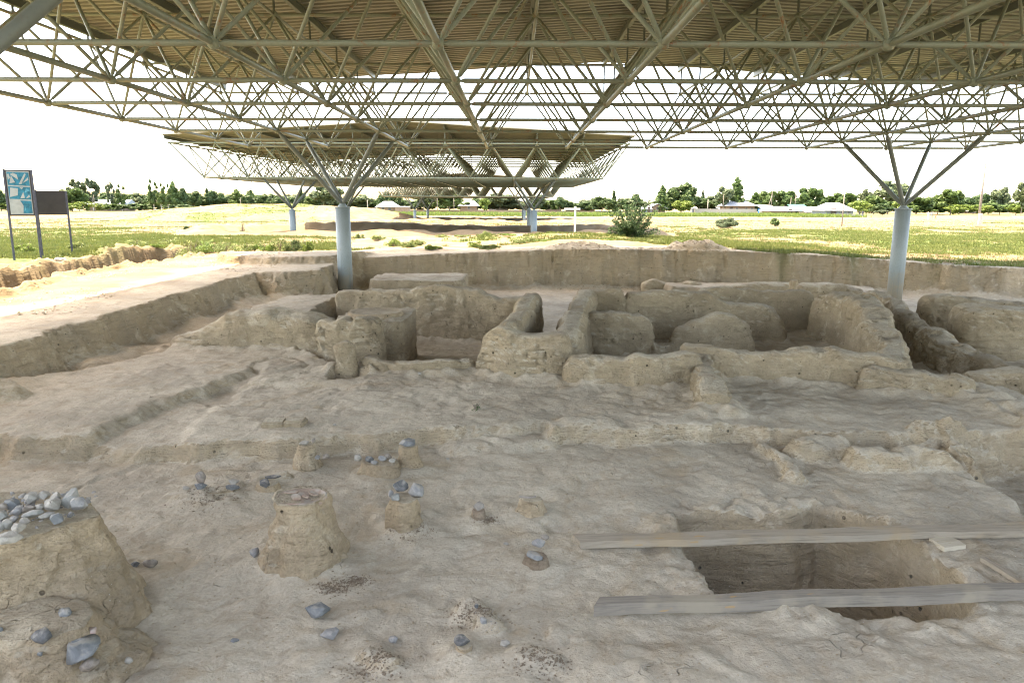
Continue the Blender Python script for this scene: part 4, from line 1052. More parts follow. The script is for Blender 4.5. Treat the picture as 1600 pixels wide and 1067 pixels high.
# ------------------------------------------------------------------ planks
def plank(label, a, b, w, h, mat, name='plank', roll=0, chips=0, cut=.0, sag=0.):
    """a, b: photo points of the near lower edge ends with heights"""
    pa = Vector((*gz(a[0], a[1], a[2]), a[2])); pb = Vector((*gz(b[0], b[1], b[2]), b[2])); L = (pb-pa).length
    bm = bmesh.new(); n = max(6, int(L/.08)); rng = random.Random(int(a[0])); V = []
    for i in range(n+1):
        x = L*i/n
        for (yy, zz) in ((0, 0), (w*.5, -.002), (w, 0), (w, h), (w*.5, h+.002), (0, h)):
            e = .006*math.sin(x*5+yy*9)+rng.uniform(-.0025, .0025)
            xx = x+(cut*(yy/w) if i == 0 else 0)+(rng.uniform(-.01, .01) if i in (0, n) else 0)
            V.append(bm.verts.new((xx, yy+e, zz+e*.5-sag*math.sin(math.pi*i/n))))
    for i in range(n):
        for k in range(6): bm.faces.new((V[i*6+k], V[i*6+(k+1) % 6], V[i*6+6+(k+1) % 6], V[i*6+6+k]))
    bm.faces.new(V[:6][::-1]); bm.faces.new(V[-6:])
    bmesh.ops.recalc_face_normals(bm, faces=bm.faces[:])
    me = bpy.data.meshes.new(name); bm.to_mesh(me); bm.free(); me.materials.append(M[mat])
    d = (pb-pa).normalized(); yv = Vector((-d.y, d.x, 0)).normalized(); zv = d.cross(yv)
    mt = Matrix((d, yv, zv)).transposed().to_4x4()
    o = ob(name, me, None, None, None, Matrix.Translation(pa) @ mt @ Matrix.Rotation(roll, 4, 'X'))
    return tag(o, label, 'plank')
plank('long weathered tan plank spanning the back of the open pit', (910, 857, -.70), (1900, 822, -.66), .125, .06, 'wood_tan', roll=.06, cut=-.05)
plank('long grey squared timber spanning the front of the open pit', (932, 962, -.69), (1900, 920, -.66), .10, .08, 'wood_grey', cut=.06)
plank('short pale wood block under the tan plank', (1478, 857, -.70), (1512, 853, -.70), .16, .035, 'wood_pale', name='wood_block', cut=.0)['category'] = 'wood block'
plank('thin weathered stick lying behind the grey timber at the right edge', (1534, 872, -.70), (1600, 914, -.70), .05, .03, 'wood_tan', name='wood_stick')['category'] = 'wood stick'

# ------------------------------------------------------------------ sign boards
def sign(label, pl, pr, Y0, Y1, ztop, zmid, zpost, map_):
    t = thing('sign_board', label, 'sign board', (pl, Y0, G1(pl, Y0)), 0); zb = G1(pl, Y0)
    d = Vector((pr-pl, Y1-Y0, 0)); L = d.length; t.rotation_euler = (0, 0, math.atan2(d.y, d.x)); H = ztop-zb; h0 = zmid-zb
    for x in (0, L):
        ob('post', bevel(MB().box(x-.03, x+.03, -.03, .03, -.3, H+(0.0 if x == 0 else -.03)).mesh('post', M['sign_post']), .006, 1), t)
    ob('panel', bevel(MB().box(.03, L-.03, -.02, .02, h0, H-.03).mesh('panel', M['sign_dark']), .004, 1), t)
    if map_:
        W_ = L-.14; 
        def tri(P, mat, y):
            V = [(.07+u*W_, y, h0+.06+v*(H-h0-.14)) for u, v in P]
            V2 = [(a, b+.003, c) for a, b, c in V]; n = len(V)
            return mesh_py('print', V+V2, [tuple(range(n)), tuple(range(2*n-1, n-1, -1))]+[(i, n+i, n+(i+1) % n, (i+1) % n) for i in range(n)], mat)
        ob('pale_print', tri([(0, 0), (1, 0), (1, 1), (0, 1)], M['sign_white'], -.026), t)
        for P in ([(.02, .68), (.98, .66), (.98, .97), (.02, .98)], [(.02, .36), (.98, .34), (.98, .63), (.02, .65)], [(.56, .02), (.97, .02), (.97, .31), (.48, .32), (.6, .2)]):
            ob('map_print', tri(P, M['sign_teal'], -.030), t)
        rng = random.Random(3)
        for P in ([(.1, .72), (.35, .74), (.2, .9)], [(.15, .93), (.5, .80), (.46, .92), (.3, .96)], [(.5, .70), (.62, .70), (.86, .93), (.80, .95)], [(.66, .72), (.95, .80), (.93, .86)], [(.05, .80), (.16, .84), (.1, .95), (.04, .92)],
                  [(.05, .40), (.4, .44), (.44, .60), (.1, .62)], [(.5, .37), (.7, .38), (.66, .52)], [(.72, .5), (.94, .55), (.8, .62)], [(.6, .58), (.68, .62), (.5, .63)], [(.75, .37), (.95, .4), (.9, .46)],
                  [(.62, .06), (.7, .12), (.66, .2)]):
            ob('plan_shape', tri(P, M['sign_white'] if rng.random() < .7 else M['sign_teal2'], -.034), t)
    return t
gl = gz(22, 413, .02); Yl = gl[1]
zt1 = gy(2, 269, Yl)[1]; zm1 = gy(14, 343, Yl)[1]
sign('tall sign board with a teal and white site map print', gl[0], gy(56, 406, Yl)[0], Yl, Yl+.25, zt1, zm1, 0, True)
g2 = gz(66, 408, .0); zt2 = gy(52, 302, g2[1])[1]; zm2 = gy(58, 341, g2[1])[1]
sign('lower sign board with a blank dark brown-grey panel, right of the teal map board', g2[0], gy(105, 405, g2[1])[0], g2[1], g2[1]+.3, zt2, zm2, 0, False)

# ------------------------------------------------------------------ far things
def ground_pt(px, py, z0=-1.3):
    z = z0
    for _ in range(12):
        if py <= 319.5: py = 319.5
        x, y = gz(px, py, z); z = G1(x, y)
    return x, y, z
def yfor(pyb, z=-1.4): return gz(800, pyb, z)[1]
def house(label, x0, x1, pyb, pye, pyr, kind, roof, wall, depth=7., openings=(), gable_front=False, over=4, z=-1.35, Y=None):
    Y = Y or yfor(pyb, z)
    X0, ze = gy(x0, pye, Y); X1, _ = gy(x1, pye, Y); zr = gy(x0, pyr, Y)[1]; zb = -3.2
    t = thing('house', label, 'house', ((X0+X1)/2, Y, z))
    w = X1-X0; s = Y/FPX; o_ = over*s; mid = 0
    def loc(m, name, mat): return ob(name, m.mesh(name, mat), t)
    hw = w/2-o_; zb -= z; ze -= z; zr -= z
    loc(MB().box(-hw, hw, 0, depth, zb, ze), 'wall', wall)
    m = MB(); a = w/2; th = .12
    if kind == 'hip':
        i = min(w*.30, depth*.5); P = [(-a, -o_, ze), (a, -o_, ze), (a, depth+o_, ze), (-a, depth+o_, ze), (-a+i, depth/2, zr), (a-i, depth/2, zr)]
        m.add(P+[(x, y, q-th) for x, y, q in P[:4]], [(0, 1, 5, 4), (1, 2, 5), (2, 3, 4, 5), (3, 0, 4), (0, 6, 7, 1), (1, 7, 8, 2), (2, 8, 9, 3), (3, 9, 6, 0), (9, 8, 7, 6)])
    elif kind == 'gable_side':     # ridge parallel to the picture
        P = [(-a, -o_, ze), (a, -o_, ze), (a, depth+o_, ze), (-a, depth+o_, ze), (-a, depth/2, zr), (a, depth/2, zr)]
        m.add(P+[(x, y, q-th) for x, y, q in P[:4]], [(0, 1, 5, 4), (2, 3, 4, 5), (1, 2, 5), (3, 0, 4), (0, 6, 7, 1), (1, 7, 8, 2), (2, 8, 9, 3), (3, 9, 6, 0), (9, 8, 7, 6)])
    elif kind == 'gable_front':    # gable end facing the camera
        for sgn in (-1, 1):
            P = [(sgn*a, -o_*.6, ze), (0, -o_*.6, zr), (0, depth, zr), (sgn*a, depth, ze)]
            m.add(P+[(x, y, q+th) for x, y, q in P], [(0, 1, 2, 3), (4, 7, 6, 5), (0, 4, 5, 1), (1, 5, 6, 2), (2, 6, 7, 3), (3, 7, 4, 0)])
        loc(MB().add([(-hw, 0, ze), (hw, 0, ze), (0, 0, zr-.1), (-hw, .2, ze), (hw, .2, ze), (0, .2, zr-.1)], [(0, 1, 2), (5, 4, 3), (0, 3, 4, 1), (1, 4, 5, 2), (2, 5, 3, 0)]), 'gable_wall', wall)
    elif kind == 'mono':
        P = [(-a, -o_, ze), (a, -o_, ze), (a, depth+o_, zr), (-a, depth+o_, zr)]
        m.add(P+[(x, y, q-th) for x, y, q in P], [(0, 1, 2, 3), (7, 6, 5, 4), (0, 4, 5, 1), (1, 5, 6, 2), (2, 6, 7, 3), (3, 7, 4, 0)])
    loc(m, 'roof', roof)
    for (k, u, wd, zlo, zhi) in openings:
        x = -hw+u*2*hw; zz0, zz1 = zlo, zhi
        f = ob('door' if k == 'door' else 'window', MB().box(x-wd/2, x+wd/2, -.08, .0, zz0-.0, zz1).mesh('frame', M['white_wall'] if k != 'door' else M['dark_open']), t)
        if k == 'window': ob('pane', MB().box(x-wd/2+.1, x+wd/2-.1, -.11, -.08, zz0+.1, zz1-.1).mesh('pane', M['glass']), f)
    return t
WIN = lambda u: ('window', u, 1.1, .9, 2.1)
DOOR = lambda u: ('door', u, 1.2, 0, 2.2)
house('house with a pale blue roof and gable end, beside the tall sign boards', 128, 196, 331.5, 325, 316.5, 'gable_side', M['blue_roof'], M['tan_wall'], 9, [WIN(.3), DOOR(.6)])
house('long white hip-roofed house half hidden behind the grassy hill', 303, 356, 330, 327, 318.5, 'hip', M['white_roof'], M['white_wall'], 12)
house('white hip-roofed house behind the left post of the second canopy', 430, 488, 330, 325.5, 318, 'hip', M['white_roof'], M['white_wall'], 12)
house('tan house with white roof right of the left blue post', 585, 619, 334, 325, 316, 'hip', M['white_roof'], M['tan_wall'], 8, [WIN(.3), WIN(.7)])
house('windowless tan annex joined to the tan white-roofed house', 615, 637, 334.2, 324.5, 323.8, 'mono', M['grey_roof'], M['tan_wall'], 5, over=.5)
house('tiny tan shed standing left of the tan white-roofed house', 572, 585, 333, 327.5, 327, 'mono', M['grey_roof'], M['tan_wall'], 3, [('door', .7, .9, 0, 1.3)], over=.5)
house('small tan house with a pyramid-shaped white roof', 714, 748, 330.5, 322.5, 314, 'hip', M['white_roof'], M['tan_wall'], 9, [WIN(.5)])
house('low house with a long pale roof behind the farthest canopy posts', 758, 783, 329, 324, 319, 'gable_side', M['white_roof'], M['white_wall'], 8)
house('house with white hip roof left of the second canopy right post', 770, 797, 330, 326, 319.5, 'hip', M['white_roof'], M['white_wall'], 8, [WIN(.6)])
house('brown gabled house with a white roof right of the second canopy', 849, 880, 329.5, 324, 316, 'gable_front', M['white_roof'], M['tan_wall'], 12, [WIN(.5)])
house('long low house with a pale teal roof behind the white post', 880, 932, 329.5, 326, 319, 'mono', M['teal_roof'], M['tan_wall'], 8, [WIN(.3), WIN(.8)])
house('brown gabled house with a blue front wall beside the large dark bush', 1010, 1042, 331, 325, 317, 'gable_front', M['white_roof'], M['tan_wall'], 12, [WIN(.5)])
house('small blue-fronted lean-to joined to the brown gabled house', 1001, 1018, 331.2, 325.5, 322.5, 'mono', M['white_roof'], M['grey_wall'], 4, [DOOR(.7)], over=1)
house('large house with a broad white hip roof and a pale yard wall', 1131, 1182, 331, 319.5, 310.5, 'hip', M['white_roof'], M['tan_wall'], 11, [WIN(.35), DOOR(.15), WIN(.7), WIN(.9)])
house('tiny grey-roofed hut at the left end of the pale yard wall', 1079, 1089, 331, 324, 321, 'mono', M['grey_roof'], M['grey_wall'], 3, [('door', .5, .8, 0, 1.7)], over=1)
house('low lean-to with slanted grey roof against the broad hip-roofed house', 1122, 1142, 330.5, 325, 321.5, 'mono', M['grey_roof'], M['tan_wall'], 5, [WIN(.5)])
house('narrow shed with a slanted pale grey roof beside the blue gate', 1188, 1212, 332, 324, 317.5, 'mono', M['grey_roof'], M['tan_wall'], 6, [WIN(.4)])
house('long tan barn with a wide cream roof left of the green roof', 1199, 1246, 334, 327, 320, 'gable_side', M['white_roof'], M['tan_wall'], 9, [('door', .78, 1.3, 0, 2.0)])
house('shed with a bright green roof in the middle of the row', 1241, 1268, 334, 327, 316.5, 'mono', M['green_roof'], M['tan_wall'], 7)
house('low tan shed with white roof right of the green roof', 1256, 1288, 335, 328.5, 320.5, 'mono', M['white_roof'], M['tan_wall'], 7, [('door', .35, .5, 0, 1.6)])
house('grey-walled house with a large white hip roof at the right end of the row', 1285, 1336, 337, 325.5, 313.5, 'hip', M['white_roof'], M['grey_wall'], 10, [('door', .28, 1.6, 0, 2.3), WIN(.6), WIN(.85)])
house('small house with a pale roof half hidden by trees at the far right', 1512, 1534, 331, 326, 321, 'gable_front', M['white_roof'], M['tan_wall'], 8)
house('tan hut cut by the right picture edge', 1592, 1612, 339, 334, 333, 'mono', M['grey_roof'], M['tan_wall'], 4, over=.5)
house('white-roofed house glimpsed between the two sign boards', 40, 66, 330, 325, 315, 'mono', M['blue_roof'], M['white_wall'], 8)
def fwall(label, x0, x1, pyb, pyt, mat, z=-1.35, cat='boundary wall'):
    Y = yfor(pyb, z); X0, zt_ = gy(x0, pyt, Y); X1 = gy(x1, pyt, Y)[0]
    tag(ob('boundary_wall', MB().box(X0, X1, Y-.15, Y+.15, -3, zt_).mesh('boundary_wall', mat)), label, cat)
fwall('pale yard wall in front of the broad white hip-roofed house', 1084, 1181, 331.8, 324.5, M['white_wall'])
fwall('pale wall between the blue gate and the tan barn', 1186, 1204, 333, 325.5, M['white_wall'])
fwall('white wall in front of the grey-walled house', 1302, 1348, 337.5, 331, M['white_wall'])
fwall('low tan wall along the green strip behind the farthest canopy', 560, 852, 331.2, 329.3, M['tan_wall'])
fwall('low pale wall behind the white post', 850, 1010, 330.8, 329.4, M['tan_wall'])
fwall('low white wall between the hip-roofed houses at left', 484, 560, 331.5, 329.5, M['white_wall'])
Y = yfor(332.2); X0 = gy(1182, 330, Y)[0]; X1 = gy(1186.5, 330, Y)[0]
g = thing('gate', 'bright blue metal gate in the pale yard wall', 'gate', (X0, Y-.5, -1.35))
ob('gate_leaf', MB().box(0, (X1-X0)/2-.02, -.04, .04, -.3, gy(1182, 324, Y)[1]+1.35).mesh('gate_leaf', M['blue_paint']), g)
ob('gate_leaf', MB().box((X1-X0)/2+.02, X1-X0, -.04, .04, -.3, gy(1182, 324, Y)[1]+1.35).mesh('gate_leaf', M['blue_paint']), g)

# poles
def pole(label, px, pyb, pyt, r, arms=(), stub=0, brace=None, z=None, mat='conc_dark', yy=None):
    if yy: x = gy(px, pyb, yy)[0]; y = yy; zg = G1(x, y)
    else: x, y, zg = ground_pt(px, pyb)
    zt_ = gy(px, pyt, y)[1]
    t = thing('utility_pole', label, 'utility pole', (x, y, zg)); H = zt_-zg
    ob('pole', MB().tube((0, 0, -.3), (0, 0, H), r, r*.7, 10).mesh('pole', M[mat], True), t)
    if stub: ob('concrete_stub', bevel(MB().box(-.22, .22, -.45, -.12, -.3, stub).mesh('concrete_stub', M['concrete']), .02, 1), t)
    for (zf, dx) in arms:
        m = MB().tube((0, 0, H*zf), (dx, 0, H*zf+.05), .035, .035, 6); ob('arm', m.mesh('arm', M['conc_dark']), t)
        ob('insulator', MB().tube((dx, 0, H*zf+.02), (dx, 0, H*zf+.22), .06, .04, 8).mesh('insulator', M['white_paint']), t)
    if brace: ob('brace', MB().tube((brace, 0, -.3), (0, 0, H*.75), r*.9, r*.8, 8).mesh('brace', M[mat], True), t)
    return t
pole('tall utility pole with a pale concrete foot at the far right', 1527, 346, 236, .17, [(.985, .55), (.90, -.55), (.85, .5), (.78, -.5)], 1.5)
pole('slim dark pole standing in the field before the grey-walled house', 1314, 350, 293, .075)
pole('slim pole behind the green-roofed shed', 1240, 332, 290, .12, yy=275)
pole('braced double pole with crossbar left of the long tan barn', 1203, 332, 293, .13, [(.7, .9), (.7, -.9)], brace=-1.9, yy=285)
pole('short braced pole behind the long tan barn', 1233, 332, 306, .12, brace=-1.2, yy=282)
pole('short pale pole behind the pale yard wall', 1104, 331, 310, .16, yy=300, mat='concrete')
pole('leaning-looking thin pole left of the broad hip-roofed house', 1128, 331, 301, .12, yy=300)
pole('thin pole in front of the trees left of the small pyramid-roofed house', 708, 331, 306, .13, yy=262)
pole('second thin pole between the farthest canopy struts', 682, 331, 307, .13, yy=270)
pole('thin pale pole beside the tiny tan shed', 573, 332, 314, .10, yy=245, mat='concrete')
pole('thin pole behind the hip-roofed house on the grassy hill', 375, 328, 312, .12, yy=300)
pole('thin pole in front of the pale blue roofed house', 147, 331, 309, .10, yy=262)
# white T post
x, y, zg = ground_pt(897, 371)
t = thing('white_post', 'white painted post with a crossbar standing in the weeds', 'signpost', (x, y, zg))
ob('post', bevel(MB().box(-.055, .055, -.05, .05, -.2, gy(897, 322.5, y)[1]-zg).mesh('post', M['white_paint']), .01, 1), t)
zc_ = gy(897, 326, y)[1]-zg; ob('crossbar', bevel(MB().box(-.68, .30, -.085, -.052, zc_-.07, zc_+.05).mesh('crossbar', M['white_paint']), .008, 1), t)

# people far off: one skinned body each
def person(label, px, pyb, h, cols, rz=0, yy=None, step_=.12):
    x = gy(px, pyb, yy)[0]; y = yy; zg = G1(x, y); k = h/1.7
    J = [(0, 0, .95), (0, 0, 1.2), (0, 0, 1.42), (0, 0, 1.52), (0, -.01, 1.62), (.09, 0, .9), (.10, step_, .5), (.10, .02+step_, .06), (.10, -.12+step_, .03), (-.09, 0, .9), (-.10, -step_, .5), (-.10, -step_*1.2, .06), (-.10, -.14-step_, .03),
         (.19, 0, 1.38), (.24, .03, 1.12), (.24, -.08, .88), (-.19, 0, 1.38), (-.24, .03, 1.12), (-.24, -.08, .88)]
    E_ = [(0, 1), (1, 2), (2, 3), (3, 4), (0, 5), (5, 6), (6, 7), (7, 8), (0, 9), (9, 10), (10, 11), (11, 12), (2, 13), (13, 14), (14, 15), (2, 16), (16, 17), (17, 18)]
    rad = [.15, .14, .13, .055, .10, .09, .065, .045, .04, .09, .065, .045, .04, .06, .045, .035, .06, .045, .035]
    me = bpy.data.meshes.new('body'); me.from_pydata([(a*k, b*k, c*k) for a, b, c in J], E_, [])
    o = ob('person', me, None, (x, y, zg), (0, 0, rz))
    sk = o.modifiers.new('skin', 'SKIN'); sv = me.skin_vertices[0].data
    for i, r_ in enumerate(rad): sv[i].radius = (r_*k, r_*k*.8)
    sv[0].use_root = True
    ss = o.modifiers.new('sub', 'SUBSURF'); ss.levels = 1; ss.render_levels = 1
    me.materials.append(M[cols]); return tag(o, label, 'person', 'people standing before the village')
person('person in black clothes standing by the end of the white wall', 1341, 338.5, 1.65, 'sign_dark', .5, 195)
person('person in dark violet clothes standing farthest right by the white wall', 1346, 339, 1.7, 'sign_post', -.6, 193)
person('person in pale clothes standing at the foot of the trees', 1448, 342.5, 1.6, 'white_paint', .3, 150)
person('second pale-clothed person right beside the first under the trees', 1453.5, 342.5, 1.65, 'grey_wall', 2.5, 151)
person('small person in red right of the two pale-clothed people', 1460, 342, 1.15, 'red_paint', 1.2, 149)
person('person in a red top before the pale wall by the blue gate', 1197, 332, 1.5, 'red_paint', 1.2, 262)
person('person in white before the pale wall by the blue gate', 1202, 332, 1.6, 'white_paint', .2, 262)
person('person in dark clothes at the right of the three by the pale wall', 1207, 332, 1.6, 'sign_dark', -.5, 261)

# ------------------------------------------------------------------ vegetation
def leaf_cloud(name, blobs, n, size, mat, seed, flat=.0, shell=.55):
    """blobs: (x, y, z, rx, ry, rz, weight)"""
    rng = np.random.default_rng(seed); B = np.array(blobs, float)
    w = B[:, 6]/B[:, 6].sum(); k = rng.choice(len(B), n, p=w)
    d = rng.normal(size=(n, 3)); d /= np.linalg.norm(d, axis=1)[:, None]
    r = shell+(1-shell)*rng.random(n)**.6; r *= 1+.22*rng.normal(size=n)*.5
    c = B[k, :3]+d*B[k, 3:6]*r[:, None]
    nrm = d+rng.normal(size=(n, 3))*.7; nrm /= np.linalg.norm(nrm, axis=1)[:, None]
    u = np.cross(nrm, rng.normal(size=(n, 3))); u /= np.linalg.norm(u, axis=1)[:, None]; v = np.cross(nrm, u)
    s = size*rng.uniform(.5, 1.25, n)[:, None]
    V = np.stack([c-u*s-v*s*.45, c+u*s*.1-v*s*.7, c+u*s*1.0+v*s*.2, c-u*s*.2+v*s*.75], 1).reshape(-1, 3)
    F = np.arange(n*4).reshape(n, 4)
    return mesh_np(name, V, F, M[mat] if isinstance(mat, str) else mat, False)
def trunk_mesh(H, r, seed, mat, limbs=6, top=.8, spread=.3):
    rng = random.Random(seed); m = MB(); P = [Vector((0, 0, -.4))]; q = 6
    for i in range(1, q+1): P.append(Vector((rng.uniform(-.03, .03)*H*.5, rng.uniform(-.03, .03)*H*.5, H*top*i/q)))
    m.path(P, [r*(1-.8*i/q) for i in range(q+1)], 7)
    for i in range(limbs):
        t = rng.uniform(.3, .95); b = P[0].lerp(P[-1], t); a = rng.uniform(0, 6.28); l = H*spread*rng.uniform(.6, 1.1)*(1.2-t)
        e = b+Vector((math.cos(a)*l, math.sin(a)*l, l*.9)); m.path([b, b.lerp(e, .5)+Vector((0, 0, .05*l)), e], [r*.35, r*.22, r*.06], 5)
    return m.mesh('trunk', M[mat], True)
TPL = {}
def tpl(key, mat, bark, n, size, H, make, seed, tr=.16, **kw):
    rng = random.Random(seed); TPL[key] = (leaf_cloud('crown', make(rng), n, size, mat, seed), trunk_mesh(H, tr, seed, bark, **kw))
def broad(w, h, lo=.25, k=16):
    def f(rng):
        out = []
        for i in range(k):
            a = rng.uniform(0, 6.28); q = math.sqrt(rng.random())*.62; z = rng.uniform(lo+.1, .9)
            lim = math.sin(math.pi*min(1, max(.12, (z-lo*.6)/(1.08-lo*.6))))**.6
            r = rng.uniform(.16, .30); out.append((math.cos(a)*q*w*lim, math.sin(a)*q*w*lim, z*h, r*w, r*w, r*h*.55, r*r))
        return out
    return f
def tall(w, h, lo=.1, k=14, p=.8):
    def f(rng):
        out = []
        for i in range(k):
            z = lo+(1-lo)*(i+.5)/k; wd = w*(1-z)**p+w*.12; a = rng.uniform(0, 6.28)
            out.append((math.cos(a)*wd*.35, math.sin(a)*wd*.35, z*h, wd*.8, wd*.8, h/k*1.3, wd+.1))
        return out
    return f
def airy(w, h, k=18):
    def f(rng):
        out = []
        for i in range(k):
            a = rng.uniform(0, 6.28); q = rng.uniform(.2, .9); z = rng.uniform(.3, .97); r = rng.uniform(.14, .26)*(1.25-.5*z)
            out.append((math.cos(a)*q*w, math.sin(a)*q*w, z*h, r*w*1.4, r*w*1.4, r*h*.45, r))
        return out
    return f
tpl('b1', 'leaf_mid', 'bark', 3800, 0.43, 9, broad(5, 10), 1); tpl('b2', 'leaf_dark', 'bark', 3800, 0.43, 9, broad(4.6, 10, .15, 20), 2)
tpl('b3', 'leaf_grey', 'bark', 2000, 0.50, 9, broad(4.8, 10, .3, 14), 3); tpl('b4', 'leaf_bright', 'bark', 2000, .38, 7, broad(5, 8, .1, 14), 4)
tpl('t1', 'leaf_dark', 'bark', 1900, 0.47, 11, tall(2.0, 12, .08), 5); tpl('t2', 'leaf_mid', 'bark', 1900, 0.50, 11, tall(2.8, 12, .12, 12, .6), 6)
tpl('a1', 'leaf_grey', 'bark_pale', 2600, .36, 11, airy(2.6, 12), 7, .14, limbs=9, top=.95); tpl('a2', 'leaf_mid', 'bark_pale', 2400, .36, 11, airy(2.2, 12, 15), 8, .14, limbs=8, top=.95)
BASEH = {'b1': 10.6, 'b2': 10.6, 'b3': 10.6, 'b4': 8.6, 't1': 12.2, 't2': 12.2, 'a1': 12.4, 'a2': 12.4}
BASEW = {'b1': 9.2, 'b2': 8.4, 'b3': 8.6, 'b4': 9, 't1': 4.2, 't2': 5.6, 'a1': 6.6, 'a2': 5.4}
def tree(label, px, pyt, wpx, key, Y, group='trees of the village treeline', rz=None, name=None):
    X, zt_ = gy(px, pyt, Y); zg = G1(X, Y); zt_ += 2.5*Y/FPX; h = zt_-zg; w = wpx*1.22*Y/FPX
    nm = name or {'b': 'broadleaf_tree', 't': 'narrow_tree', 'a': 'slender_tree'}[key[0]]
    t = thing(nm, label, 'tree', (X, Y, zg), (px*1.7) % 6.28 if rz is None else rz, group)
    sz = h/BASEH[key]; sx = w/BASEW[key]; t.scale = (sx, sx, sz)
    ob('crown', TPL[key][0], t); ob('trunk', TPL[key][1], t); return t
TR = [ # label, px, top, width, kind, Y
 ('airy tall tree left of the dark board, topmost in its clump', 118, 286, 30, 'a1', 285), ('airy pale tree right above the dark board', 140, 284, 26, 'a1', 290),
 ('dense mid-green tree right behind the dark board', 108, 299, 46, 'b1', 275), ('thin airy tree over the left end of the horizon trees', 168, 290, 14, 'a1', 300),
 ('sparse grey-green tree right of the pale blue roof', 186, 295, 18, 'a2', 300), ('tall white-trunked slender tree, leftmost of the pair', 235, 287, 17, 'a2', 262),
 ('second white-trunked slender tree of the pair', 247, 293, 16, 'a2', 258), ('third white-trunked tree behind the left field', 258, 294, 16, 'a2', 262),
 ('dark narrow tree at the left end of the dark row', 268, 292, 20, 't2', 290), ('dark tree right of the white-trunked trees', 284, 298, 24, 'b2', 295),
 ('broad dark tree above the long white hip roof', 335, 302, 30, 'b2', 320), ('narrow dark tree right above the long white hip roof', 322, 301, 14, 't1', 325),
 ('dark tree in the row left of the grassy hill top', 300, 303, 24, 'b2', 315), ('dark tree with a double top behind the grassy hill', 368, 303, 22, 't2', 320),
 ('small narrow dark tree behind the grassy hill', 389, 304, 18, 't2', 325), ('low dark tree at the right of the grassy hill', 407, 308, 26, 'b2', 325),
 ('narrow tree seen through the second canopy left strut', 468, 300, 14, 't1', 300), ('large airy tree seen behind the left blue post', 507, 292, 50, 'b3', 290),
 ('rounded dark tree left of the farthest canopy', 599, 303, 22, 'b2', 310), ('second rounded tree left of the farthest canopy', 617, 304, 18, 'b2', 312),
 ('broad tree seen under the farthest canopy, left', 660, 300, 42, 'b3', 300), ('broad tree seen under the farthest canopy, right', 700, 298, 50, 'b1', 300),
 ('bright green tree right of the pyramid-shaped roof', 756, 311, 18, 'b4', 270), ('dark grey-green tree behind the second canopy right post', 780, 303, 54, 'b3', 330),
 ('tree right of the second canopy right post', 842, 305, 26, 'b3', 310), ('dark rounded tree behind the brown gabled house', 873, 308, 24, 'b2', 320),
 ('dark pointed tree rising above the row behind the teal roof', 958, 300, 11, 't1', 320), ('dark mid-size tree left of the large dark bush', 940, 308, 40, 'b2', 315),
 ('small round-topped tree behind the large dark bush', 993, 303, 26, 'b2', 325), ('dark spreading tree left of the broad round tree', 1034, 293, 22, 't2', 315),
 ('large round dark tree, tallest left of the broad hip roof', 1064, 285, 44, 'b2', 290), ('bright bushy tree at the foot of the large round tree', 1064, 313, 36, 'b4', 272),
 ('slim grey-green tree between the two tall clumps', 1097, 299, 9, 't1', 330), ('low dark tree behind the pale yard wall', 1092, 306, 34, 'b2', 320),
 ('tree left in the tall clump above the broad hip roof', 1131, 290, 28, 'b3', 315), ('pointed tall tree in the clump above the broad hip roof', 1151, 280, 22, 't2', 318),
 ('low dark tree right of the broad hip roof', 1181, 302, 22, 't2', 335), ('bushy orchard tree above the slanted grey roof', 1200, 296, 34, 'b1', 300),
 ('orchard tree behind the long tan barn', 1226, 295, 36, 'b1', 300), ('tallest orchard tree, behind the green-roofed shed', 1266, 290, 40, 'b1', 300),
 ('low orchard tree right of the tallest orchard tree', 1292, 303, 30, 'b1', 305), ('orchard tree behind the grey-walled house', 1318, 298, 38, 'b1', 300),
 ('dark airy tree right of the grey-walled house', 1350, 293, 24, 'b3', 320), ('large tree behind the struts of the right blue post', 1390, 279, 52, 'b3', 290),
 ('mid-green tree left of the right blue post', 1365, 303, 36, 'b1', 270), ('tree right behind the right blue post', 1432, 304, 46, 'b1', 270),
 ('big bright round tree right of the right blue post', 1487, 291, 44, 'b1', 262), ('grey-green tree left of the tall utility pole', 1466, 300, 30, 'b2', 275),
 ('dark tree just right of the tall utility pole', 1546, 299, 36, 'b2', 285), ('tall grey-green tree second from the right edge', 1565, 288, 26, 'b3', 270),
 ('dark tree cut by the right picture edge', 1600, 280, 28, 'b3', 230), ('low bushy tree at the foot of the right edge tree', 1588, 315, 36, 'b4', 250),
 ('dark tree behind the small half-hidden pale roof', 1522, 301, 36, 'b2', 300), ('pale silvery shrub-like tree left of the right blue post', 1378, 326, 22, 'b3', 225),
 ('dark tree at the far left edge behind the teal map board', -4, 302, 30, 'b2', 280), ('tree seen between the two boards', 47, 300, 24, 'a1', 290)]
for a in TR: tree(*a)
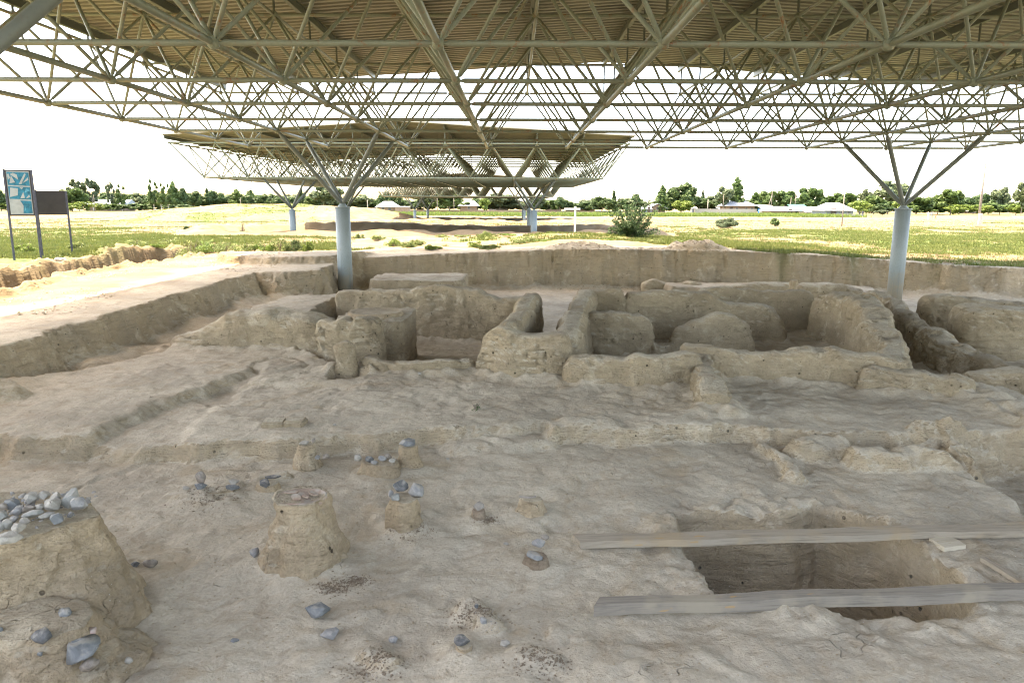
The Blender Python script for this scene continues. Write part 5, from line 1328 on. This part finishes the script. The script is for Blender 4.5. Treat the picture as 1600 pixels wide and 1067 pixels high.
# the low hedge-like belt behind reads as one mass
def belt(name, label, spots):
    VV, FF, MI = [], [], []; n0 = 0; mats = ['leaf_mid', 'leaf_dark', 'leaf_grey', 'leaf_bright', 'bark']
    for (px, top, wpx, key, Y) in spots:
        X, zt_ = gy(px, top, Y); zg = G1(X, Y); w = wpx*Y/FPX; sz = (zt_-zg)/BASEH[key]; sx = w/BASEW[key]
        for k, me in enumerate(TPL[key]):
            nv = len(me.vertices); co = np.zeros(nv*3, np.float32); me.vertices.foreach_get('co', co); co = co.reshape(-1, 3)
            if k == 1: continue
            a = px*1.3; c, s_ = math.cos(a), math.sin(a); q = co.copy()
            q[:, 0] = (co[:, 0]*c-co[:, 1]*s_)*sx+X; q[:, 1] = (co[:, 0]*s_+co[:, 1]*c)*sx+Y; q[:, 2] = co[:, 2]*sz*1.04+zg-.9*sz
            f = np.arange(nv).reshape(-1, 4)[::(1 if Y > 300 else 2)]; VV.append(q); FF.append(f+n0); n0 += nv
            MI += [mats.index({'b1': 'leaf_mid', 'b2': 'leaf_dark', 'b3': 'leaf_grey', 'b4': 'leaf_bright'}[key])]*len(f)
    me = mesh_np(name, np.concatenate(VV), np.concatenate(FF), None, False)
    for q in mats: me.materials.append(M[q])
    me.polygons.foreach_set('material_index', np.array(MI, np.int32))
    o = ob(name, me); o['label'] = label; o['category'] = 'woodland belt'; o['kind'] = 'stuff'
rng = random.Random(12)
def bs(x0, x1, st, t0, tv, Y, ks, w=44):
    L = []; px = x0
    while px < x1:
        L.append((px+rng.uniform(-5, 5), t0+rng.uniform(-tv, tv), w+rng.uniform(-8, 10), rng.choice(ks), Y+rng.uniform(-10, 15))); px += st
    return L
belt('woodland_belt', 'dark low belt of trees behind the houses at left', bs(-60, 570, 13, 305, 4, 330, ['b1', 'b2', 'b2', 'b3'])+bs(-40, 60, 22, 318, 3, 270, ['b1', 'b4'])+bs(90, 300, 22, 319, 3, 268, ['b1', 'b4', 'b2']))
belt('woodland_belt', 'dark low belt of trees behind the houses in the middle and right', bs(560, 1040, 14, 310, 4, 335, ['b1', 'b2', 'b3'])+bs(1040, 1680, 13, 305, 4, 335, ['b1', 'b2', 'b2', 'b3'])+bs(1345, 1660, 13, 311, 5, 262, ['b1', 'b4', 'b2', 'b1']))

# near bush with radiating branches
def big_bush():
    x, y, zg = ground_pt(986, 368); w = 70*y/FPX; h = gy(986, 310, y)[1]-zg
    t = thing('dark_bush', 'large dark spiky bush standing alone in the field beyond the far bank', 'bush', (x, y, zg), 0)
    rng = random.Random(9); m = MB(); blobs = []
    for i in range(64):
        a = rng.uniform(0, 6.28); e = rng.uniform(.15, 1.45); l = h*rng.uniform(.75, 1.05) if e > .8 else w*.5*rng.uniform(.7, 1.12)
        d = Vector((math.cos(a)*math.cos(e), math.sin(a)*math.cos(e), math.sin(e)))
        b = Vector((rng.uniform(-.15, .15), rng.uniform(-.15, .15), 0)); q = b+d*l*.5+Vector((0, 0, .05)); f = b+d*l
        m.path([b, q, f], [.022, .014, .004], 5)
        for k in range(6):
            p = b.lerp(f, .35+.65*k/5); blobs.append((p.x, p.y, p.z, .13, .13, .10, 1))
    ob('branches', m.mesh('branches', M['bark']), t); ob('foliage', leaf_cloud('foliage', blobs, 9000, .045, 'leaf_dark', 9, shell=.2), t)
big_bush()
def wpt(px, py):
    y = max(gz(px, py, .1)[1], 29.6); x = gy(px, py, y)[0]; return x, y, G1(x, y)
def shrub(label, px, pyb, pyt, wpx, mat, seed, n=2600, size=.05, nm='shrub', grp=None, stems=True):
    x, y, zg = ground_pt(px, pyb, 0) if nm != 'weed_clump' else wpt(px, pyb)
    w = wpx*y/FPX; h = gy(px, pyt, y)[1]-zg; rng = random.Random(seed)
    t = thing(nm, label, nm.replace('_', ' '), (x, y, zg-.03), rng.uniform(0, 6), grp)
    bl = []
    for i in range(16):
        a = rng.uniform(0, 6.28); q = math.sqrt(rng.random())*.38*w; z = rng.uniform(.18, .8)*h*(1-.5*(q/(.5*w))**2); r = rng.uniform(.12, .2)
        bl.append((math.cos(a)*q, math.sin(a)*q, z, r*w, r*w, r*h*1.1, 1))
    ob('foliage', leaf_cloud('foliage', bl, n, size, mat, seed, shell=.3), t)
    m = MB()
    for i in range(9):
        a = rng.uniform(0, 6.28); q = rng.uniform(.1, .4)*w; m.path([(0, 0, 0), (math.cos(a)*q*.5, math.sin(a)*q*.5, h*.5), (math.cos(a)*q, math.sin(a)*q, h*rng.uniform(.7, 1.05))], [.012, .008, .003], 4)
    ob('stems', m.mesh('stems', M['bark']), t); return t
shrub('round grey-green shrub in the dry field before the pale yard wall', 1134, 354.5, 335.5, 36, 'leaf_grey', 21, 6000, .07)
shrub('small dark green shrub in the dry field before the long tan barn', 1209, 351, 337, 15, 'leaf_mid', 22, 2000, .08)
shrub('thin scraggly sapling left of the second canopy left post', 377, 360, 344, 11, 'leaf_grey', 23, 160, .05, 'sapling')
shrub('dark low shrub on the slope of the grassy hill', 430, 340.5, 337, 14, 'leaf_dark', 24, 700, .12)
shrub('dark small shrub in the left field', 290, 362, 356, 9, 'leaf_dark', 25, 900, .05)
shrub('tiny green seedling on the terrace floor', 745, 640, 627, 16, 'leaf_mid', 26, 60, .014, 'seedling')
WD = [(295, 399, 376, 46), (327, 399, 379, 40), (352, 398, 378, 44), (385, 398, 380, 30), (413, 398, 376, 36), (437, 398, 372, 34), (460, 396, 374, 26), (480, 393, 372, 20), (590, 377, 367, 24), (614, 384, 371, 28), (636, 392, 374, 30), (650, 387, 372, 26),
      (676, 398, 382, 28), (690, 376, 365, 26), (722, 376, 366, 24), (742, 390, 374, 24), (762, 397, 380, 34), (790, 376, 364, 30), (812, 386, 370, 30), (828, 382, 366, 26), (850, 388, 372, 34), (880, 392, 378, 26), (756, 368, 358, 22), (560, 372, 364, 16),
      (920, 386, 370, 30), (948, 388, 370, 34), (1020, 386, 370, 34), (1060, 384, 372, 30), (240, 399, 384, 30), (205, 402, 388, 30), (170, 401, 384, 34), (140, 405, 388, 30), (120, 398, 380, 26), (40, 396, 382, 30), (212, 386, 374, 34), (262, 384, 374, 30)]
GRP = 'green weed clumps beyond the banks'
ORD = ['first', 'second', 'third', 'fourth', 'fifth', 'sixth', 'seventh', 'eighth', 'ninth', 'tenth', 'eleventh', 'twelfth', 'thirteenth', 'fourteenth', 'fifteenth', 'sixteenth', 'seventeenth', 'eighteenth']
CN = {}
for i, (px, b, tp, w) in enumerate(sorted(WD)):
    where = 'beyond the lit trench' if px < 520 else ('between the two blue posts left of centre' if px < 830 else 'right of the second canopy')
    CN[where] = CN.get(where, -1)+1
    shrub(ORD[CN[where]]+' green weed clump from the left '+where, px, b, tp, w*1.15, 'leaf_weed' if i % 3 else 'leaf_bright', 40+i, 900, .035, 'weed_clump', GRP)

# grass and dry stalks of the field
def tufts(name, label, cat, n, seed, y0, y1, mat, gfun, hmin, hmax, wid, blades=6):
    rng = np.random.default_rng(seed)
    y = y0*(y1/y0)**rng.random(n*3); x = (rng.random(n*3)*2-1)*y*.80
    q = gfun(x, y) > rng.random(n*3); x, y = x[q][:n], y[q][:n]; n = len(x); z = interp_gz(x, y)
    sc = (y/y0)**.45
    N = n*blades; X = np.repeat(x, blades)+rng.normal(0, .07, N)*np.repeat(sc, blades); Y = np.repeat(y, blades)+rng.normal(0, .07, N)*np.repeat(sc, blades); Z = np.repeat(z, blades)-.02
    h = rng.uniform(hmin, hmax, N)*np.repeat(.6+.8*rng.random(n), blades); w = wid*np.repeat(sc, blades)*rng.uniform(.6, 1.4, N)
    a = rng.uniform(0, 6.28, N); b = rng.uniform(0, 6.28, N); ln = rng.uniform(.05, .5, N)*h
    V = np.stack([np.stack([X-np.cos(a)*w, Y-np.sin(a)*w, Z], -1), np.stack([X+np.cos(a)*w, Y+np.sin(a)*w, Z], -1), np.stack([X+np.cos(b)*ln, Y+np.sin(b)*ln, Z+h], -1)], 1).reshape(-1, 3)
    o = ob(name, mesh_np(name, V, np.arange(N*3).reshape(-1, 3), M[mat], False)); o['label'] = label; o['category'] = cat; o['kind'] = 'stuff'
def gfield(x, y):
    jx = np.clip(np.searchsorted(xs, x)-1, 0, nx_-2); jy = np.clip(np.searchsorted(ys, y)-1, 0, ny_-2)
    fv = fe.reshape(ny_, nx_)[jy, jx]
    return fv, green_at(x, y)+.3*fb2(x, y, .9, 2, 99)
tufts('field_grass', 'green weeds and grass covering the field beyond the excavation', 'grass', 60000, 1, 25.5, 130, 'grass', lambda x, y: (gfield(x, y)[0] > .5)*np.clip((gfield(x, y)[1]-.35)*2.2, 0, 1), .04, .14, .030)
tufts('dry_grass', 'dry straw-coloured grass in the field', 'dry grass', 20000, 2, 27, 150, 'straw', lambda x, y: (gfield(x, y)[0] > .3)*np.clip((.75-gfield(x, y)[1])*1.5, .05, 1), .03, .12, .02)
tufts('crop_strip', 'bright green strip of crops before the village', 'crops', 9000, 3, 185, 235, 'leaf_bright', lambda x, y: ((x > -50) & (x < 90))*1., .4, .9, .12, 4)
